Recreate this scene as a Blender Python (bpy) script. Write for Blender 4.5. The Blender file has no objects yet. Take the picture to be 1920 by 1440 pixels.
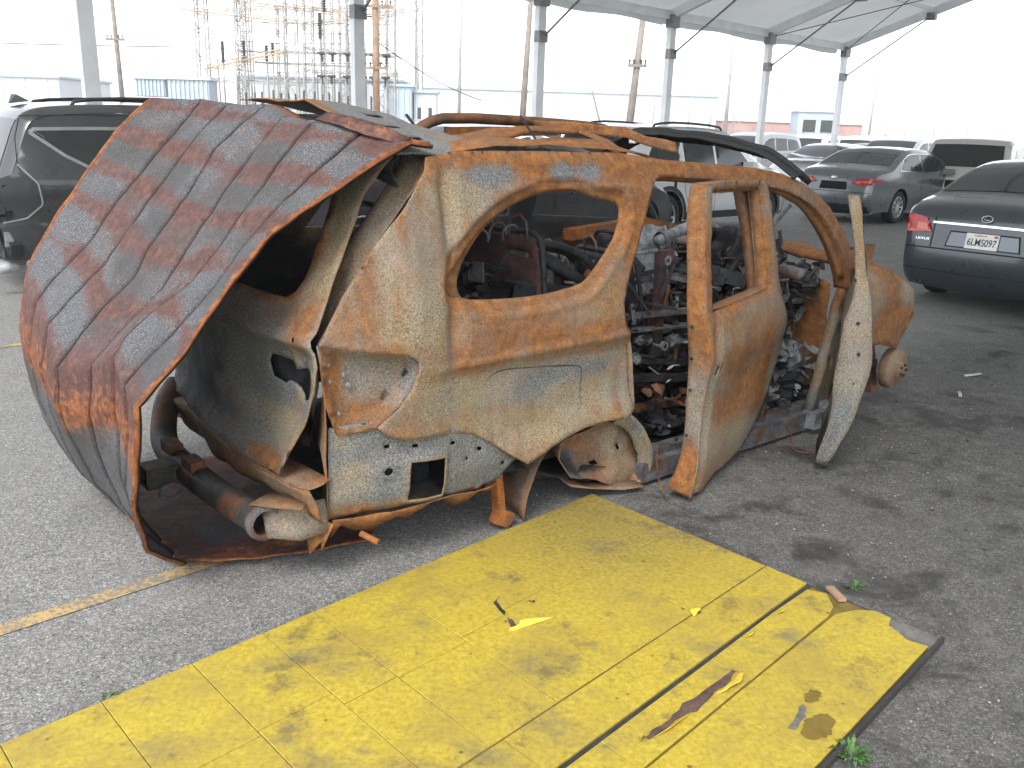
import bpy, bmesh, math, random
import numpy as np
from mathutils import Vector, Matrix, geometry, noise

S = bpy.context.scene
COL = S.collection
rad = math.radians

# ------------------------------------------------------------------ camera
PITCH = math.atan(480 / 1650.0)
ROLL = rad(1.8)
cam_d = bpy.data.cameras.new('camera')
cam = bpy.data.objects.new('camera', cam_d)
COL.objects.link(cam)
cam_d.sensor_fit = 'HORIZONTAL'
cam_d.sensor_width = 36.0
cam_d.lens = 36.0 * 1650 / 1920
cam_d.clip_start = 0.05
cam_d.clip_end = 3000
fw = Vector((0, math.cos(PITCH), -math.sin(PITCH)))
r0 = Vector((1, 0, 0))
u0 = r0.cross(fw)
cr = math.cos(ROLL) * r0 + math.sin(ROLL) * u0
cu = -math.sin(ROLL) * r0 + math.cos(ROLL) * u0
mw = Matrix((cr, cu, -fw)).transposed().to_4x4()
mw.translation = (0, 0, 1.67)
cam.matrix_world = mw
S.camera = cam

# ------------------------------------------------------------------ world, sun, exposure
SUN_EL, SUN_AZ = rad(52), rad(200)
world = bpy.data.worlds.new('World')
S.world = world
world.use_nodes = True
wn = world.node_tree.nodes
wl = world.node_tree.links
sky = wn.new('ShaderNodeTexSky')
sky.sky_type = 'NISHITA'
sky.sun_disc = False
sky.sun_elevation = SUN_EL
sky.sun_rotation = SUN_AZ
sky.dust_density = 1.0
sky.air_density = 1.0
sky.ozone_density = 1.0
hs = wn.new('ShaderNodeHueSaturation')
hs.inputs['Saturation'].default_value = 0.22
wl.new(sky.outputs[0], hs.inputs['Color'])
wl.new(hs.outputs[0], wn['Background'].inputs[0])
wn['Background'].inputs[1].default_value = 0.15

sd = bpy.data.lights.new('sun', 'SUN')
sd.energy = 0.9
sd.angle = rad(25)
sd.color = (1.0, 0.96, 0.9)
sun = bpy.data.objects.new('sun', sd)
COL.objects.link(sun)
sdir = Vector((math.sin(SUN_AZ) * math.cos(SUN_EL), math.cos(SUN_AZ) * math.cos(SUN_EL), math.sin(SUN_EL)))
sun.rotation_euler = sdir.to_track_quat('Z', 'Y').to_euler()
sun.location = (0, 0, 30)

S.view_settings.view_transform = 'Standard'
S.view_settings.look = 'None'
S.view_settings.gamma = 1.0
S.view_settings.use_curve_mapping = False
S.view_settings.exposure = 1.75

# ------------------------------------------------------------------ node helpers
def newmat(name):
    m = bpy.data.materials.new(name)
    m.use_nodes = True
    nt = m.node_tree
    return m, nt, nt.nodes, nt.links, nt.nodes['Principled BSDF']

class NT:
    """small helper to write shader graphs"""
    def __init__(self, name):
        self.m, self.nt, self.n, self.l, self.b = newmat(name)
        self.tc = self.n.new('ShaderNodeTexCoord')
        self.b.inputs['Roughness'].default_value = 0.8
    def link(self, a, b): self.l.new(a, b)
    def coord(self, kind='Object', scale=(1, 1, 1), loc=(0, 0, 0), rot=(0, 0, 0)):
        mp = self.n.new('ShaderNodeMapping')
        mp.inputs['Scale'].default_value = scale
        mp.inputs['Location'].default_value = loc
        mp.inputs['Rotation'].default_value = rot
        if kind == 'World':
            g = self.n.new('ShaderNodeNewGeometry')
            self.link(g.outputs['Position'], mp.inputs[0])
        else:
            self.link(self.tc.outputs[kind], mp.inputs[0])
        return mp.outputs[0]
    def noise(self, sc, det=4, rough=0.55, vec=None, dist=0.0):
        t = self.n.new('ShaderNodeTexNoise')
        t.inputs['Scale'].default_value = sc
        t.inputs['Detail'].default_value = det
        t.inputs['Roughness'].default_value = rough
        t.inputs['Distortion'].default_value = dist
        self.link(vec if vec is not None else self.tc.outputs['Object'], t.inputs['Vector'])
        return t.outputs[0]
    def voro(self, sc, vec=None, feature='F1'):
        t = self.n.new('ShaderNodeTexVoronoi')
        t.feature = feature
        t.inputs['Scale'].default_value = sc
        self.link(vec if vec is not None else self.tc.outputs['Object'], t.inputs['Vector'])
        return t.outputs['Distance']
    def cells(self, sc, vec=None):
        t = self.n.new('ShaderNodeTexVoronoi')
        t.inputs['Scale'].default_value = sc
        self.link(vec if vec is not None else self.tc.outputs['Object'], t.inputs['Vector'])
        s = self.n.new('ShaderNodeSeparateColor')
        self.link(t.outputs['Color'], s.inputs[0])
        return s.outputs[0]
    def math(self, op, a, b=None, c=None, clamp=False):
        t = self.n.new('ShaderNodeMath')
        t.operation = op
        t.use_clamp = clamp
        for i, v in enumerate((a, b, c)):
            if v is None: continue
            if isinstance(v, (int, float)): t.inputs[i].default_value = v
            else: self.link(v, t.inputs[i])
        return t.outputs[0]
    def step(self, v, lo, hi):
        t = self.n.new('ShaderNodeMapRange')
        t.interpolation_type = 'SMOOTHSTEP'
        self.link(v, t.inputs['Value'])
        t.inputs['From Min'].default_value = lo
        t.inputs['From Max'].default_value = hi
        return t.outputs['Result']
    def ramp(self, v, stops):
        t = self.n.new('ShaderNodeValToRGB')
        e = t.color_ramp.elements
        while len(e) < len(stops): e.new(0.5)
        for i, (p, c) in enumerate(stops):
            e[i].position = p
            e[i].color = (c[0], c[1], c[2], 1)
        self.link(v, t.inputs[0])
        return t.outputs[0]
    def mix(self, f, a, b):
        t = self.n.new('ShaderNodeMix')
        t.data_type = 'RGBA'
        if isinstance(f, (int, float)): t.inputs[0].default_value = f
        else: self.link(f, t.inputs[0])
        for i, v in ((6, a), (7, b)):
            if isinstance(v, tuple): t.inputs[i].default_value = (v[0], v[1], v[2], 1)
            else: self.link(v, t.inputs[i])
        return t.outputs[2]
    def attr(self, name):
        t = self.n.new('ShaderNodeAttribute')
        t.attribute_name = name
        sp = self.n.new('ShaderNodeSeparateColor')
        self.link(t.outputs['Color'], sp.inputs[0])
        return sp.outputs
    def bump(self, h, strength=0.3, dist=0.01):
        t = self.n.new('ShaderNodeBump')
        t.inputs['Strength'].default_value = strength
        t.inputs['Distance'].default_value = dist
        self.link(h, t.inputs['Height'])
        self.link(t.outputs[0], self.b.inputs['Normal'])
    def out(self, col, rough=None, metal=0.0, spec=None):
        if isinstance(col, tuple): self.b.inputs['Base Color'].default_value = (col[0], col[1], col[2], 1)
        else: self.link(col, self.b.inputs['Base Color'])
        if rough is not None:
            if isinstance(rough, (int, float)): self.b.inputs['Roughness'].default_value = rough
            else: self.link(rough, self.b.inputs['Roughness'])
        self.b.inputs['Metallic'].default_value = metal
        if spec is not None: self.b.inputs['Specular IOR Level'].default_value = spec
        return self.m

def simple(name, col, rough=0.6, metal=0.0, var=0.15, sc=8, spec=None, bump=0.0):
    t = NT(name)
    n = t.noise(sc, 5)
    lo = tuple(c * (1 - var) for c in col)
    hi = tuple(min(1, c * (1 + var)) for c in col)
    c = t.ramp(n, [(0.3, lo), (0.7, hi)])
    if bump: t.bump(t.noise(sc * 6, 4), bump, 0.004)
    return t.out(c, rough, metal, spec)

M = {}

# burnt sheet metal: the "wear" attribute holds where rust / ash / soot lie
def burnt_material():
    t = NT('burnt_metal')
    r, a, s = t.attr('wear')
    n1 = t.noise(5, 8, 0.62, dist=0.4)
    n2 = t.noise(24, 6, 0.65)
    sp = t.noise(150, 3, 0.7)
    sp2 = t.noise(320, 2, 0.6)
    streak = t.noise(1.0, 5, 0.6, vec=t.coord(scale=(28, 28, 3.0)))
    speck = t.math('ADD', t.math('MULTIPLY', sp, 0.6), t.math('MULTIPLY', sp2, 0.4))
    grey = t.ramp(speck, [(0.38, (0.05, 0.053, 0.056)), (0.5, (0.115, 0.12, 0.122)), (0.62, (0.25, 0.25, 0.235))])
    ash = t.ramp(speck, [(0.38, (0.065, 0.053, 0.036)), (0.48, (0.19, 0.152, 0.092)), (0.56, (0.28, 0.23, 0.148)), (0.66, (0.46, 0.41, 0.32))])
    n5 = t.noise(3.2, 6, 0.6, vec=t.coord(loc=(1, 4, 8)))
    ash = t.mix(t.math('MULTIPLY', t.step(n5, 0.40, 0.66), 0.75), ash, t.ramp(speck, [(0.4, (0.12, 0.115, 0.10)), (0.6, (0.30, 0.28, 0.24))]))
    rustn = t.math('ADD', t.math('MULTIPLY', n2, 0.6), t.math('MULTIPLY', sp, 0.4))
    rust = t.ramp(rustn, [(0.34, (0.07, 0.028, 0.012)), (0.46, (0.17, 0.064, 0.016)), (0.56, (0.255, 0.102, 0.022)), (0.68, (0.34, 0.17, 0.055))])
    rust = t.mix(t.math('MULTIPLY', t.step(t.noise(4.3, 7, 0.65, vec=t.coord(loc=(6, 1, 3))), 0.46, 0.66), 0.6), rust, t.ramp(speck, [(0.4, (0.07, 0.038, 0.02)), (0.6, (0.20, 0.12, 0.062))]))
    wob = t.math('ADD', t.math('MULTIPLY', t.math('SUBTRACT', n1, 0.5), 0.9),
                 t.math('ADD', t.math('MULTIPLY', t.math('SUBTRACT', speck, 0.5), 1.3), t.math('MULTIPLY', t.math('SUBTRACT', streak, 0.5), 0.7)))
    rm = t.step(t.math('ADD', r, wob), 0.05, 0.95)
    n3 = t.noise(7, 7, 0.6, vec=t.coord(loc=(3, 7, 1)))
    am = t.step(t.math('ADD', a, t.math('MULTIPLY', t.math('SUBTRACT', n3, 0.5), 1.0)), 0.1, 0.9)
    sm = t.step(t.math('ADD', s, t.math('MULTIPLY', t.math('SUBTRACT', n3, 0.5), 0.9)), 0.3, 0.8)
    c = t.mix(am, grey, ash)
    c = t.mix(t.math('MULTIPLY', rm, 0.93), c, rust)
    soot = t.ramp(speck, [(0.4, (0.008, 0.008, 0.009)), (0.65, (0.05, 0.05, 0.052))])
    c = t.mix(sm, c, soot)
    t.bump(t.math('ADD', t.math('MULTIPLY', n2, 0.8), t.math('MULTIPLY', speck, 0.5)), 0.35, 0.006)
    return t.out(c, 0.82, 0.0, 0.3)

def sheet_material():
    t = NT('rusty_ribbed_sheet')
    r, a, s = t.attr('wear')
    n1 = t.noise(7, 8, 0.65, dist=0.6)
    n2 = t.noise(30, 6, 0.7)
    sp = t.noise(190, 3, 0.7)
    big = t.noise(2.6, 4, 0.5)
    grey = t.ramp(sp, [(0.35, (0.026, 0.027, 0.031)), (0.5, (0.068, 0.071, 0.078)), (0.66, (0.18, 0.18, 0.185))])
    dgrey = t.ramp(sp, [(0.35, (0.022, 0.022, 0.024)), (0.62, (0.075, 0.073, 0.072))])
    grey = t.mix(t.step(big, 0.42, 0.60), grey, dgrey)
    mar = t.ramp(t.math('ADD', t.math('MULTIPLY', n2, 0.6), t.math('MULTIPLY', sp, 0.4)),
                 [(0.35, (0.032, 0.014, 0.012)), (0.5, (0.078, 0.033, 0.026)), (0.62, (0.125, 0.057, 0.045)), (0.72, (0.24, 0.16, 0.14))])
    ora = t.ramp(n2, [(0.4, (0.15, 0.045, 0.014)), (0.65, (0.34, 0.115, 0.025))])
    w1 = t.math('MULTIPLY', t.math('SUBTRACT', n1, 0.5), 1.5)
    gm = t.step(t.math('ADD', r, t.math('ADD', w1, t.math('MULTIPLY', t.math('SUBTRACT', sp, 0.5), 1.1))), 0.15, 0.85)
    om = t.step(t.math('ADD', a, t.math('ADD', t.math('MULTIPLY', t.math('SUBTRACT', n2, 0.5), 1.1), t.math('MULTIPLY', w1, 0.6))), 0.35, 0.9)
    c = t.mix(gm, mar, grey)
    c = t.mix(t.math('MULTIPLY', om, 0.9), c, ora)
    c = t.mix(t.step(t.math('ADD', s, t.math('MULTIPLY', w1, 0.4)), 0.3, 0.9), c, (0.02, 0.013, 0.012))  # third channel: painted shade of the rib grooves
    t.bump(t.math('ADD', n2, t.math('MULTIPLY', sp, 0.7)), 0.4, 0.004)
    return t.out(c, t.ramp(n1, [(0.3, (0.5, 0.5, 0.5)), (0.7, (0.85, 0.85, 0.85))]), 0.0, 0.4)

M['burnt'] = burnt_material()
M['sheet'] = sheet_material()

def char_mat(name, dark, light, tint=None, rough=0.75):
    t = NT(name)
    n = t.noise(14, 7, 0.65)
    sp = t.noise(120, 3, 0.7)
    v = t.math('ADD', t.math('MULTIPLY', n, 0.6), t.math('MULTIPLY', sp, 0.4))
    c = t.ramp(v, [(0.38, dark), (0.62, light)])
    if tint:
        c = t.mix(t.step(t.noise(6, 6, 0.6, vec=t.coord(loc=(5, 2, 9))), 0.48, 0.66), c, tint)
    t.bump(v, 0.5, 0.008)
    return t.out(c, rough, 0.0, 0.4)

M['char'] = char_mat('charred_metal', (0.005, 0.005, 0.006), (0.042, 0.044, 0.05))
M['chargrey'] = char_mat('scorched_grey_metal', (0.03, 0.03, 0.033), (0.16, 0.165, 0.175), (0.10, 0.045, 0.02))
M['charrust'] = char_mat('scorched_rusty_metal', (0.045, 0.02, 0.012), (0.19, 0.08, 0.03), (0.03, 0.026, 0.025))
M['maroon'] = char_mat('maroon_scale_metal', (0.03, 0.014, 0.014), (0.11, 0.045, 0.042), (0.035, 0.03, 0.032))
M['orange_rust'] = char_mat('orange_rust_metal', (0.13, 0.042, 0.012), (0.36, 0.13, 0.03), (0.12, 0.06, 0.03))
M['ashwhite'] = char_mat('white_ash', (0.20, 0.21, 0.22), (0.62, 0.64, 0.66))
M['ashgrey'] = char_mat('pale_grey_ash', (0.06, 0.065, 0.07), (0.26, 0.28, 0.29))
M['beam'] = char_mat('brown_black_steel', (0.014, 0.012, 0.011), (0.075, 0.068, 0.06), (0.14, 0.055, 0.02), 0.6)
M['cloth'] = char_mat('black_burnt_fabric', (0.004, 0.004, 0.005), (0.02, 0.02, 0.022))

def ground_material():
    t = NT('asphalt')
    P = t.coord('World')
    g = t.n.new('ShaderNodeSeparateXYZ')
    t.link(P, g.inputs[0])
    sp = t.noise(110, 4, 0.75, vec=P)
    sp2 = t.voro(95, vec=P)
    n2 = t.noise(9, 7, 0.7, vec=P)
    n1 = t.noise(0.7, 6, 0.6, vec=P)
    n0 = t.noise(2.4, 6, 0.65, vec=P, dist=0.5)
    cl = t.math('ADD', t.math('MULTIPLY', t.cells(240, P), 0.6), t.math('MULTIPLY', t.cells(120, P), 0.4))
    light = t.ramp(cl, [(0.05, (0.05, 0.05, 0.048)), (0.35, (0.145, 0.144, 0.139)), (0.65, (0.20, 0.198, 0.19)), (0.95, (0.42, 0.41, 0.39))])
    dark = t.ramp(cl, [(0.05, (0.028, 0.028, 0.027)), (0.4, (0.078, 0.077, 0.073)), (0.7, (0.104, 0.102, 0.097)), (0.97, (0.22, 0.215, 0.205))])
    # darker asphalt tone to the right of a line through the bays
    side = t.math('ADD', t.math('MULTIPLY', g.outputs[0], 0.74), t.math('MULTIPLY', g.outputs[1], -0.67))
    right_dark = t.step(t.math('ADD', side, t.math('MULTIPLY', t.math('SUBTRACT', n1, 0.5), 1.6)), -2.75, -1.7)
    c = t.mix(right_dark, light, dark)
    c = t.mix(t.math('MULTIPLY', t.step(n2, 0.46, 0.70), 0.22), c, (0.24, 0.23, 0.215))
    oil = t.math('MULTIPLY', t.step(n0, 0.48, 0.66), t.math('ADD', t.math('MULTIPLY', right_dark, 0.72), 0.10))
    c = t.mix(oil, c, (0.022, 0.021, 0.02))
    pale = t.step(t.noise(1.5, 7, 0.7, vec=t.coord('World', loc=(9, 4, 0))), 0.56, 0.72)
    c = t.mix(t.math('MULTIPLY', pale, 0.40), c, (0.19, 0.185, 0.175))
    rusty = t.step(t.noise(1.9, 6, 0.6, vec=t.coord('World', loc=(31, 14, 0))), 0.62, 0.74)
    c = t.mix(t.math('MULTIPLY', rusty, 0.30), c, (0.11, 0.068, 0.048))
    scr = t.noise(1.0, 5, 0.7, vec=t.coord('World', scale=(60, 2.2, 1), rot=(0, 0, 0.75)))
    c = t.mix(t.math('MULTIPLY', t.step(scr, 0.66, 0.72), 0.30), c, (0.30, 0.29, 0.28))
    fl = t.step(t.voro(21, vec=P), 0.05, 0.028)
    fl = t.math('MULTIPLY', t.step(t.noise(17, 2, 0.5, vec=P), 0.6, 0.66), t.step(t.voro(21, vec=P), 0.12, 0.06))
    c = t.mix(t.math('MULTIPLY', fl, 0.6), c, (0.36, 0.35, 0.33))
    t.bump(t.math('ADD', t.math('MULTIPLY', sp, 0.5), t.math('MULTIPLY', sp2, -0.8)), 0.35, 0.005)
    return t.out(c, t.ramp(n0, [(0.4, (0.9, 0.9, 0.9)), (0.7, (0.55, 0.55, 0.55))]), 0.0, 0.35)
M['ground'] = ground_material()

def yellow_material(name='worn_yellow_paint'):
    t = NT(name)
    P = t.coord('World')
    n = t.noise(3.2, 7, 0.65, vec=P, dist=0.4)
    f = t.noise(55, 5, 0.7, vec=P)
    c = t.ramp(f, [(0.3, (0.28, 0.205, 0.022)), (0.5, (0.40, 0.305, 0.032)), (0.7, (0.48, 0.38, 0.065))])
    c = t.mix(t.math('MULTIPLY', t.step(n, 0.40, 0.68), 0.55), c, (0.24, 0.175, 0.05))
    grey = t.step(t.noise(2.1, 8, 0.7, vec=t.coord('World', loc=(7, 3, 0), scale=(1, 1.8, 1), rot=(0, 0, 0.7))), 0.52, 0.72)
    c = t.mix(t.math('MULTIPLY', grey, 0.85), c, (0.14, 0.12, 0.075))
    scuff = t.noise(1.0, 6, 0.75, vec=t.coord('World', scale=(46, 3.2, 1), rot=(0, 0, -0.75)))
    c = t.mix(t.math('MULTIPLY', t.step(scuff, 0.58, 0.74), 0.5), c, (0.12, 0.10, 0.06))
    spot = t.math('MULTIPLY', t.step(t.voro(16, vec=P), 0.16, 0.08), t.step(t.noise(9, 2, 0.5, vec=P), 0.56, 0.62))
    c = t.mix(t.math('MULTIPLY', spot, 0.8), c, (0.07, 0.055, 0.03))
    dirt = t.step(t.noise(5.5, 8, 0.75, vec=t.coord('World', loc=(2, 8, 3))), 0.54, 0.68)
    c = t.mix(t.math('MULTIPLY', dirt, 0.7), c, (0.11, 0.085, 0.045))
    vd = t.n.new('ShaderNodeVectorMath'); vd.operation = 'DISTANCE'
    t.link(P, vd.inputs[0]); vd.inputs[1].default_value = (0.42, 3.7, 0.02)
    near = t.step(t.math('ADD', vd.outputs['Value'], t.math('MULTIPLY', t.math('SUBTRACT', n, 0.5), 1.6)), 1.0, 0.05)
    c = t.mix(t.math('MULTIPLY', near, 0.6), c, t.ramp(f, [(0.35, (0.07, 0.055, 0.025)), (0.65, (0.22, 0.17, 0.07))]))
    t.bump(t.math('ADD', f, t.math('MULTIPLY', n, 2.0)), 0.25, 0.004)
    return t.out(c, 0.62, 0.0, 0.4)
M['yellow'] = yellow_material()

def line_material():
    t = NT('faded_yellow_line_paint')
    P = t.coord('World')
    f = t.noise(60, 5, 0.75, vec=P)
    n = t.noise(5, 5, 0.6, vec=P)
    wear = t.step(t.math('ADD', f, t.math('MULTIPLY', t.math('SUBTRACT', n, 0.5), 0.6)), 0.42, 0.6)
    c = t.mix(wear, (0.42, 0.29, 0.12), (0.17, 0.155, 0.13))
    t.bump(f, 0.4, 0.004)
    return t.out(c, 0.85)
M['line'] = line_material()

def paint_material():
    t = NT('car_paint')
    oi = t.n.new('ShaderNodeObjectInfo')
    n = t.noise(3, 5, 0.6)
    d = t.mix(t.math('MULTIPLY', t.step(n, 0.35, 0.8), 0.05), oi.outputs['Color'], (0.30, 0.29, 0.27))
    fl = t.noise(900, 1)
    t.out(d, t.ramp(n, [(0.3, (0.26,) * 3), (0.8, (0.34,) * 3)]), 0.25, 0.5)
    t.b.inputs['Coat Weight'].default_value = 0.7
    t.b.inputs['Coat Roughness'].default_value = 0.06
    return t.m
M['paint'] = paint_material()

def glass_material(name, col, rough=0.06):
    t = NT(name)
    n = t.noise(2.5, 5, 0.6)
    c = t.ramp(n, [(0.35, tuple(v * 0.8 for v in col)), (0.75, tuple(v * 1.5 for v in col))])
    t.out(c, t.ramp(n, [(0.4, (rough,) * 3), (0.8, (rough + 0.10,) * 3)]), 0.0, 0.6)
    return t.m
M['glass'] = glass_material('tinted_car_glass', (0.018, 0.022, 0.022))
M['glass_green'] = glass_material('rear_window_glass', (0.035, 0.05, 0.045))
M['chrome'] = simple('chrome_trim', (0.62, 0.63, 0.65), 0.18, 1.0, 0.05)
M['tyre'] = simple('black_rubber', (0.016, 0.016, 0.017), 0.8, 0, 0.3, 30)
M['rim'] = simple('silver_alloy', (0.50, 0.51, 0.52), 0.35, 0.7, 0.1)
M['plastic'] = simple('black_plastic', (0.018, 0.019, 0.02), 0.5, 0, 0.3, 12)
M['seam'] = simple('dark_panel_gap', (0.008, 0.008, 0.009), 0.9, 0, 0.1)
M['red'] = simple('red_lens', (0.42, 0.012, 0.014), 0.15, 0, 0.2, 14, 0.6)
M['redlight'] = simple('pale_red_lens', (0.60, 0.16, 0.12), 0.15, 0, 0.2, 60, 0.6)
M['clear'] = simple('clear_lens', (0.55, 0.52, 0.50), 0.12, 0, 0.2, 60, 0.6)
M['plate'] = simple('white_plate', (0.66, 0.66, 0.62), 0.5, 0, 0.08, 20)
M['ink'] = simple('dark_blue_ink', (0.03, 0.035, 0.07), 0.6, 0, 0.1)
M['redink'] = simple('red_ink', (0.45, 0.06, 0.05), 0.6, 0, 0.1)
M['alu'] = simple('white_aluminium', (0.78, 0.80, 0.81), 0.5, 0.1, 0.08, 3)
M['alud'] = simple('grey_steel_fitting', (0.22, 0.23, 0.23), 0.5, 0.4, 0.15, 10)
M['cable'] = simple('dark_cable', (0.05, 0.05, 0.05), 0.6)
M['wood'] = simple('weathered_pole_wood', (0.30, 0.20, 0.13), 0.9, 0, 0.3, 3, bump=0.4)
M['woodgrey'] = simple('grey_pole_wood', (0.22, 0.19, 0.165), 0.9, 0, 0.3, 3, bump=0.4)
M['steel'] = simple('galvanised_steel', (0.34, 0.335, 0.31), 0.6, 0.2, 0.2, 1)
M['tansteel'] = simple('rusty_tan_steel', (0.40, 0.29, 0.19), 0.7, 0.0, 0.25, 0.6)
M['insul'] = simple('brown_porcelain', (0.03, 0.027, 0.026), 0.35, 0, 0.2, 2)
M['wallwhite'] = simple('white_wall_panels', (0.62, 0.64, 0.66), 0.7, 0, 0.1, 0.3)
M['wallblue'] = simple('pale_blue_grey_panels', (0.42, 0.49, 0.54), 0.6, 0, 0.1, 0.4)
M['wallred'] = simple('dull_red_wall', (0.42, 0.26, 0.23), 0.8, 0, 0.2, 0.4)
M['leaf'] = simple('weed_green', (0.05, 0.12, 0.025), 0.6, 0, 0.4, 20)
M['petal'] = simple('violet_petal', (0.14, 0.08, 0.30), 0.6, 0, 0.2, 20)
M['stone'] = simple('pale_grit', (0.26, 0.25, 0.23), 0.9, 0, 0.5, 2)
M['seamyellow'] = simple('grimy_yellow_joint', (0.13, 0.092, 0.018), 0.8, 0, 0.4, 15)
M['darkbase'] = simple('black_rubber_base', (0.03, 0.029, 0.027), 0.85, 0, 0.35, 12)
M['torn'] = simple('torn_brown_backing', (0.085, 0.050, 0.042), 0.9, 0, 0.45, 25, bump=0.5)
M['torngrey'] = simple('bare_grey_backing', (0.12, 0.115, 0.105), 0.9, 0, 0.35, 25, bump=0.5)
M['oilspot'] = simple('oil_wet_yellow', (0.17, 0.115, 0.02), 0.35, 0, 0.3, 20)
M['curl'] = simple('fresh_yellow_flap', (0.62, 0.46, 0.05), 0.55, 0, 0.2, 30)

def fabric_material():
    t = NT('white_tent_fabric')
    n = t.noise(0.5, 5, 0.6)
    c = t.ramp(n, [(0.3, (0.56, 0.58, 0.57)), (0.7, (0.68, 0.70, 0.69))])
    d = t.n.new('ShaderNodeBsdfDiffuse')
    tr = t.n.new('ShaderNodeBsdfTranslucent')
    mx = t.n.new('ShaderNodeMixShader')
    mx.inputs[0].default_value = 0.22
    t.link(c, d.inputs[0]); t.link(c, tr.inputs[0])
    t.link(d.outputs[0], mx.inputs[1]); t.link(tr.outputs[0], mx.inputs[2])
    t.link(mx.outputs[0], t.n['Material Output'].inputs[0])
    t.m.node_tree.nodes.remove(t.b)
    return t.m
M['fabric'] = fabric_material()

# ------------------------------------------------------------------ object helpers
def tag(o, label=None, cat=None, group=None, kind=None):
    if label: o['label'] = label
    if cat: o['category'] = cat
    if group: o['group'] = group
    if kind: o['kind'] = kind
    return o

def empty(name, loc=(0, 0, 0), rz=0.0, label=None, cat=None, group=None):
    o = bpy.data.objects.new(name, None)
    o.empty_display_size = 0.2
    o.location = loc
    o.rotation_euler = (0, 0, rz)
    COL.objects.link(o)
    return tag(o, label, cat, group)

def mesh_obj(name, verts, faces, mat, parent=None, smooth=False, solid=0.0, wear=None, color=None, solid_off=-1.0):
    me = bpy.data.meshes.new(name)
    me.from_pydata([tuple(map(float, v)) for v in verts], [], faces)
    me.materials.append(M[mat] if isinstance(mat, str) else mat)
    if smooth: me.polygons.foreach_set('use_smooth', [True] * len(me.polygons))
    if wear is not None:
        at = me.attributes.new('wear', 'FLOAT_COLOR', 'POINT')
        w = np.ones((len(verts), 4), dtype=np.float32)
        w[:, :3] = wear
        at.data.foreach_set('color', w.ravel())
    me.update()
    o = bpy.data.objects.new(name, me)
    if parent: o.parent = parent
    if color: o.color = (*color, 1)
    COL.objects.link(o)
    if solid:
        md = o.modifiers.new('thickness', 'SOLIDIFY')
        md.thickness = solid
        md.offset = solid_off
    return o

def copy_tree(o, parent=None):
    c = o.copy()
    COL.objects.link(c)
    c.parent = parent
    for ch in list(o.children): copy_tree(ch, c)
    return c

class MB:
    """collects shapes into one mesh"""
    def __init__(self): self.v, self.f = [], []
    def add(self, vs, fs):
        b = len(self.v)
        self.v += [tuple(x) for x in vs]
        self.f += [tuple(i + b for i in q) for q in fs]
        return self
    def box(self, c, s, rot=None):
        hx, hy, hz = s[0] / 2, s[1] / 2, s[2] / 2
        R = rot if rot is not None else Matrix.Identity(3)
        c = Vector(c)
        vs = [c + R @ Vector((x, y, z)) for x in (-hx, hx) for y in (-hy, hy) for z in (-hz, hz)]
        return self.add(vs, [(0, 1, 3, 2), (4, 6, 7, 5), (0, 4, 5, 1), (2, 3, 7, 6), (0, 2, 6, 4), (1, 5, 7, 3)])
    def bar(self, a, b, w, h=None, up=(0, 0, 1)):
        a, b = Vector(a), Vector(b)
        d = b - a
        x = d.normalized()
        u = Vector(up)
        if abs(x.dot(u)) > 0.98: u = Vector((1, 0, 0))
        y = u.cross(x).normalized()
        z = x.cross(y)
        return self.box((a + b) / 2, (d.length, w, h or w), Matrix((x, y, z)).transposed())
    def tube(self, pts, r, n=8, caps=True, ry=None):
        P = [Vector(p) for p in pts]
        R = r if isinstance(r, (list, tuple)) else [r] * len(P)
        rings = []
        t0 = (P[1] - P[0]).normalized()
        u = Vector((0, 0, 1)) if abs(t0.z) < 0.9 else Vector((1, 0, 0))
        u = (u - t0 * u.dot(t0)).normalized()
        b = len(self.v)
        for i, p in enumerate(P):
            t = (P[min(i + 1, len(P) - 1)] - P[max(i - 1, 0)]).normalized()
            u = (u - t * u.dot(t)).normalized()
            w = t.cross(u)
            for k in range(n):
                a = 2 * math.pi * k / n
                self.v.append(tuple(p + u * (math.cos(a) * R[i]) + w * (math.sin(a) * (R[i] if ry is None else ry))))
        for i in range(len(P) - 1):
            for k in range(n):
                k2 = (k + 1) % n
                self.f.append((b + i * n + k, b + i * n + k2, b + (i + 1) * n + k2, b + (i + 1) * n + k))
        if caps:
            self.f.append(tuple(b + k for k in range(n))[::-1])
            self.f.append(tuple(b + (len(P) - 1) * n + k for k in range(n)))
        return self
    def lathe(self, prof, n=24, axis='y', c=(0, 0, 0)):
        """prof: (radius, along) list"""
        b = len(self.v)
        for (r, h) in prof:
            for k in range(n):
                a = 2 * math.pi * k / n
                p = {'y': (r * math.cos(a), h, r * math.sin(a)), 'z': (r * math.cos(a), r * math.sin(a), h), 'x': (h, r * math.cos(a), r * math.sin(a))}[axis]
                self.v.append((p[0] + c[0], p[1] + c[1], p[2] + c[2]))
        for i in range(len(prof) - 1):
            for k in range(n):
                k2 = (k + 1) % n
                self.f.append((b + i * n + k, b + i * n + k2, b + (i + 1) * n + k2, b + (i + 1) * n + k))
        return self
    def build(self, name, mat, parent=None, smooth=False, **k):
        return mesh_obj(name, self.v, self.f, mat, parent, smooth, **k)

def in_poly(P, poly):
    x, y = P[:, 0], P[:, 1]
    poly = np.asarray(poly, float)
    ins = np.zeros(len(P), bool)
    j = len(poly) - 1
    for i in range(len(poly)):
        xi, yi = poly[i]
        xj, yj = poly[j]
        if yi != yj:
            c = ((yi > y) != (yj > y)) & (x < (xj - xi) * (y - yi) / (yj - yi) + xi)
            ins ^= c
        j = i
    return ins

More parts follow.
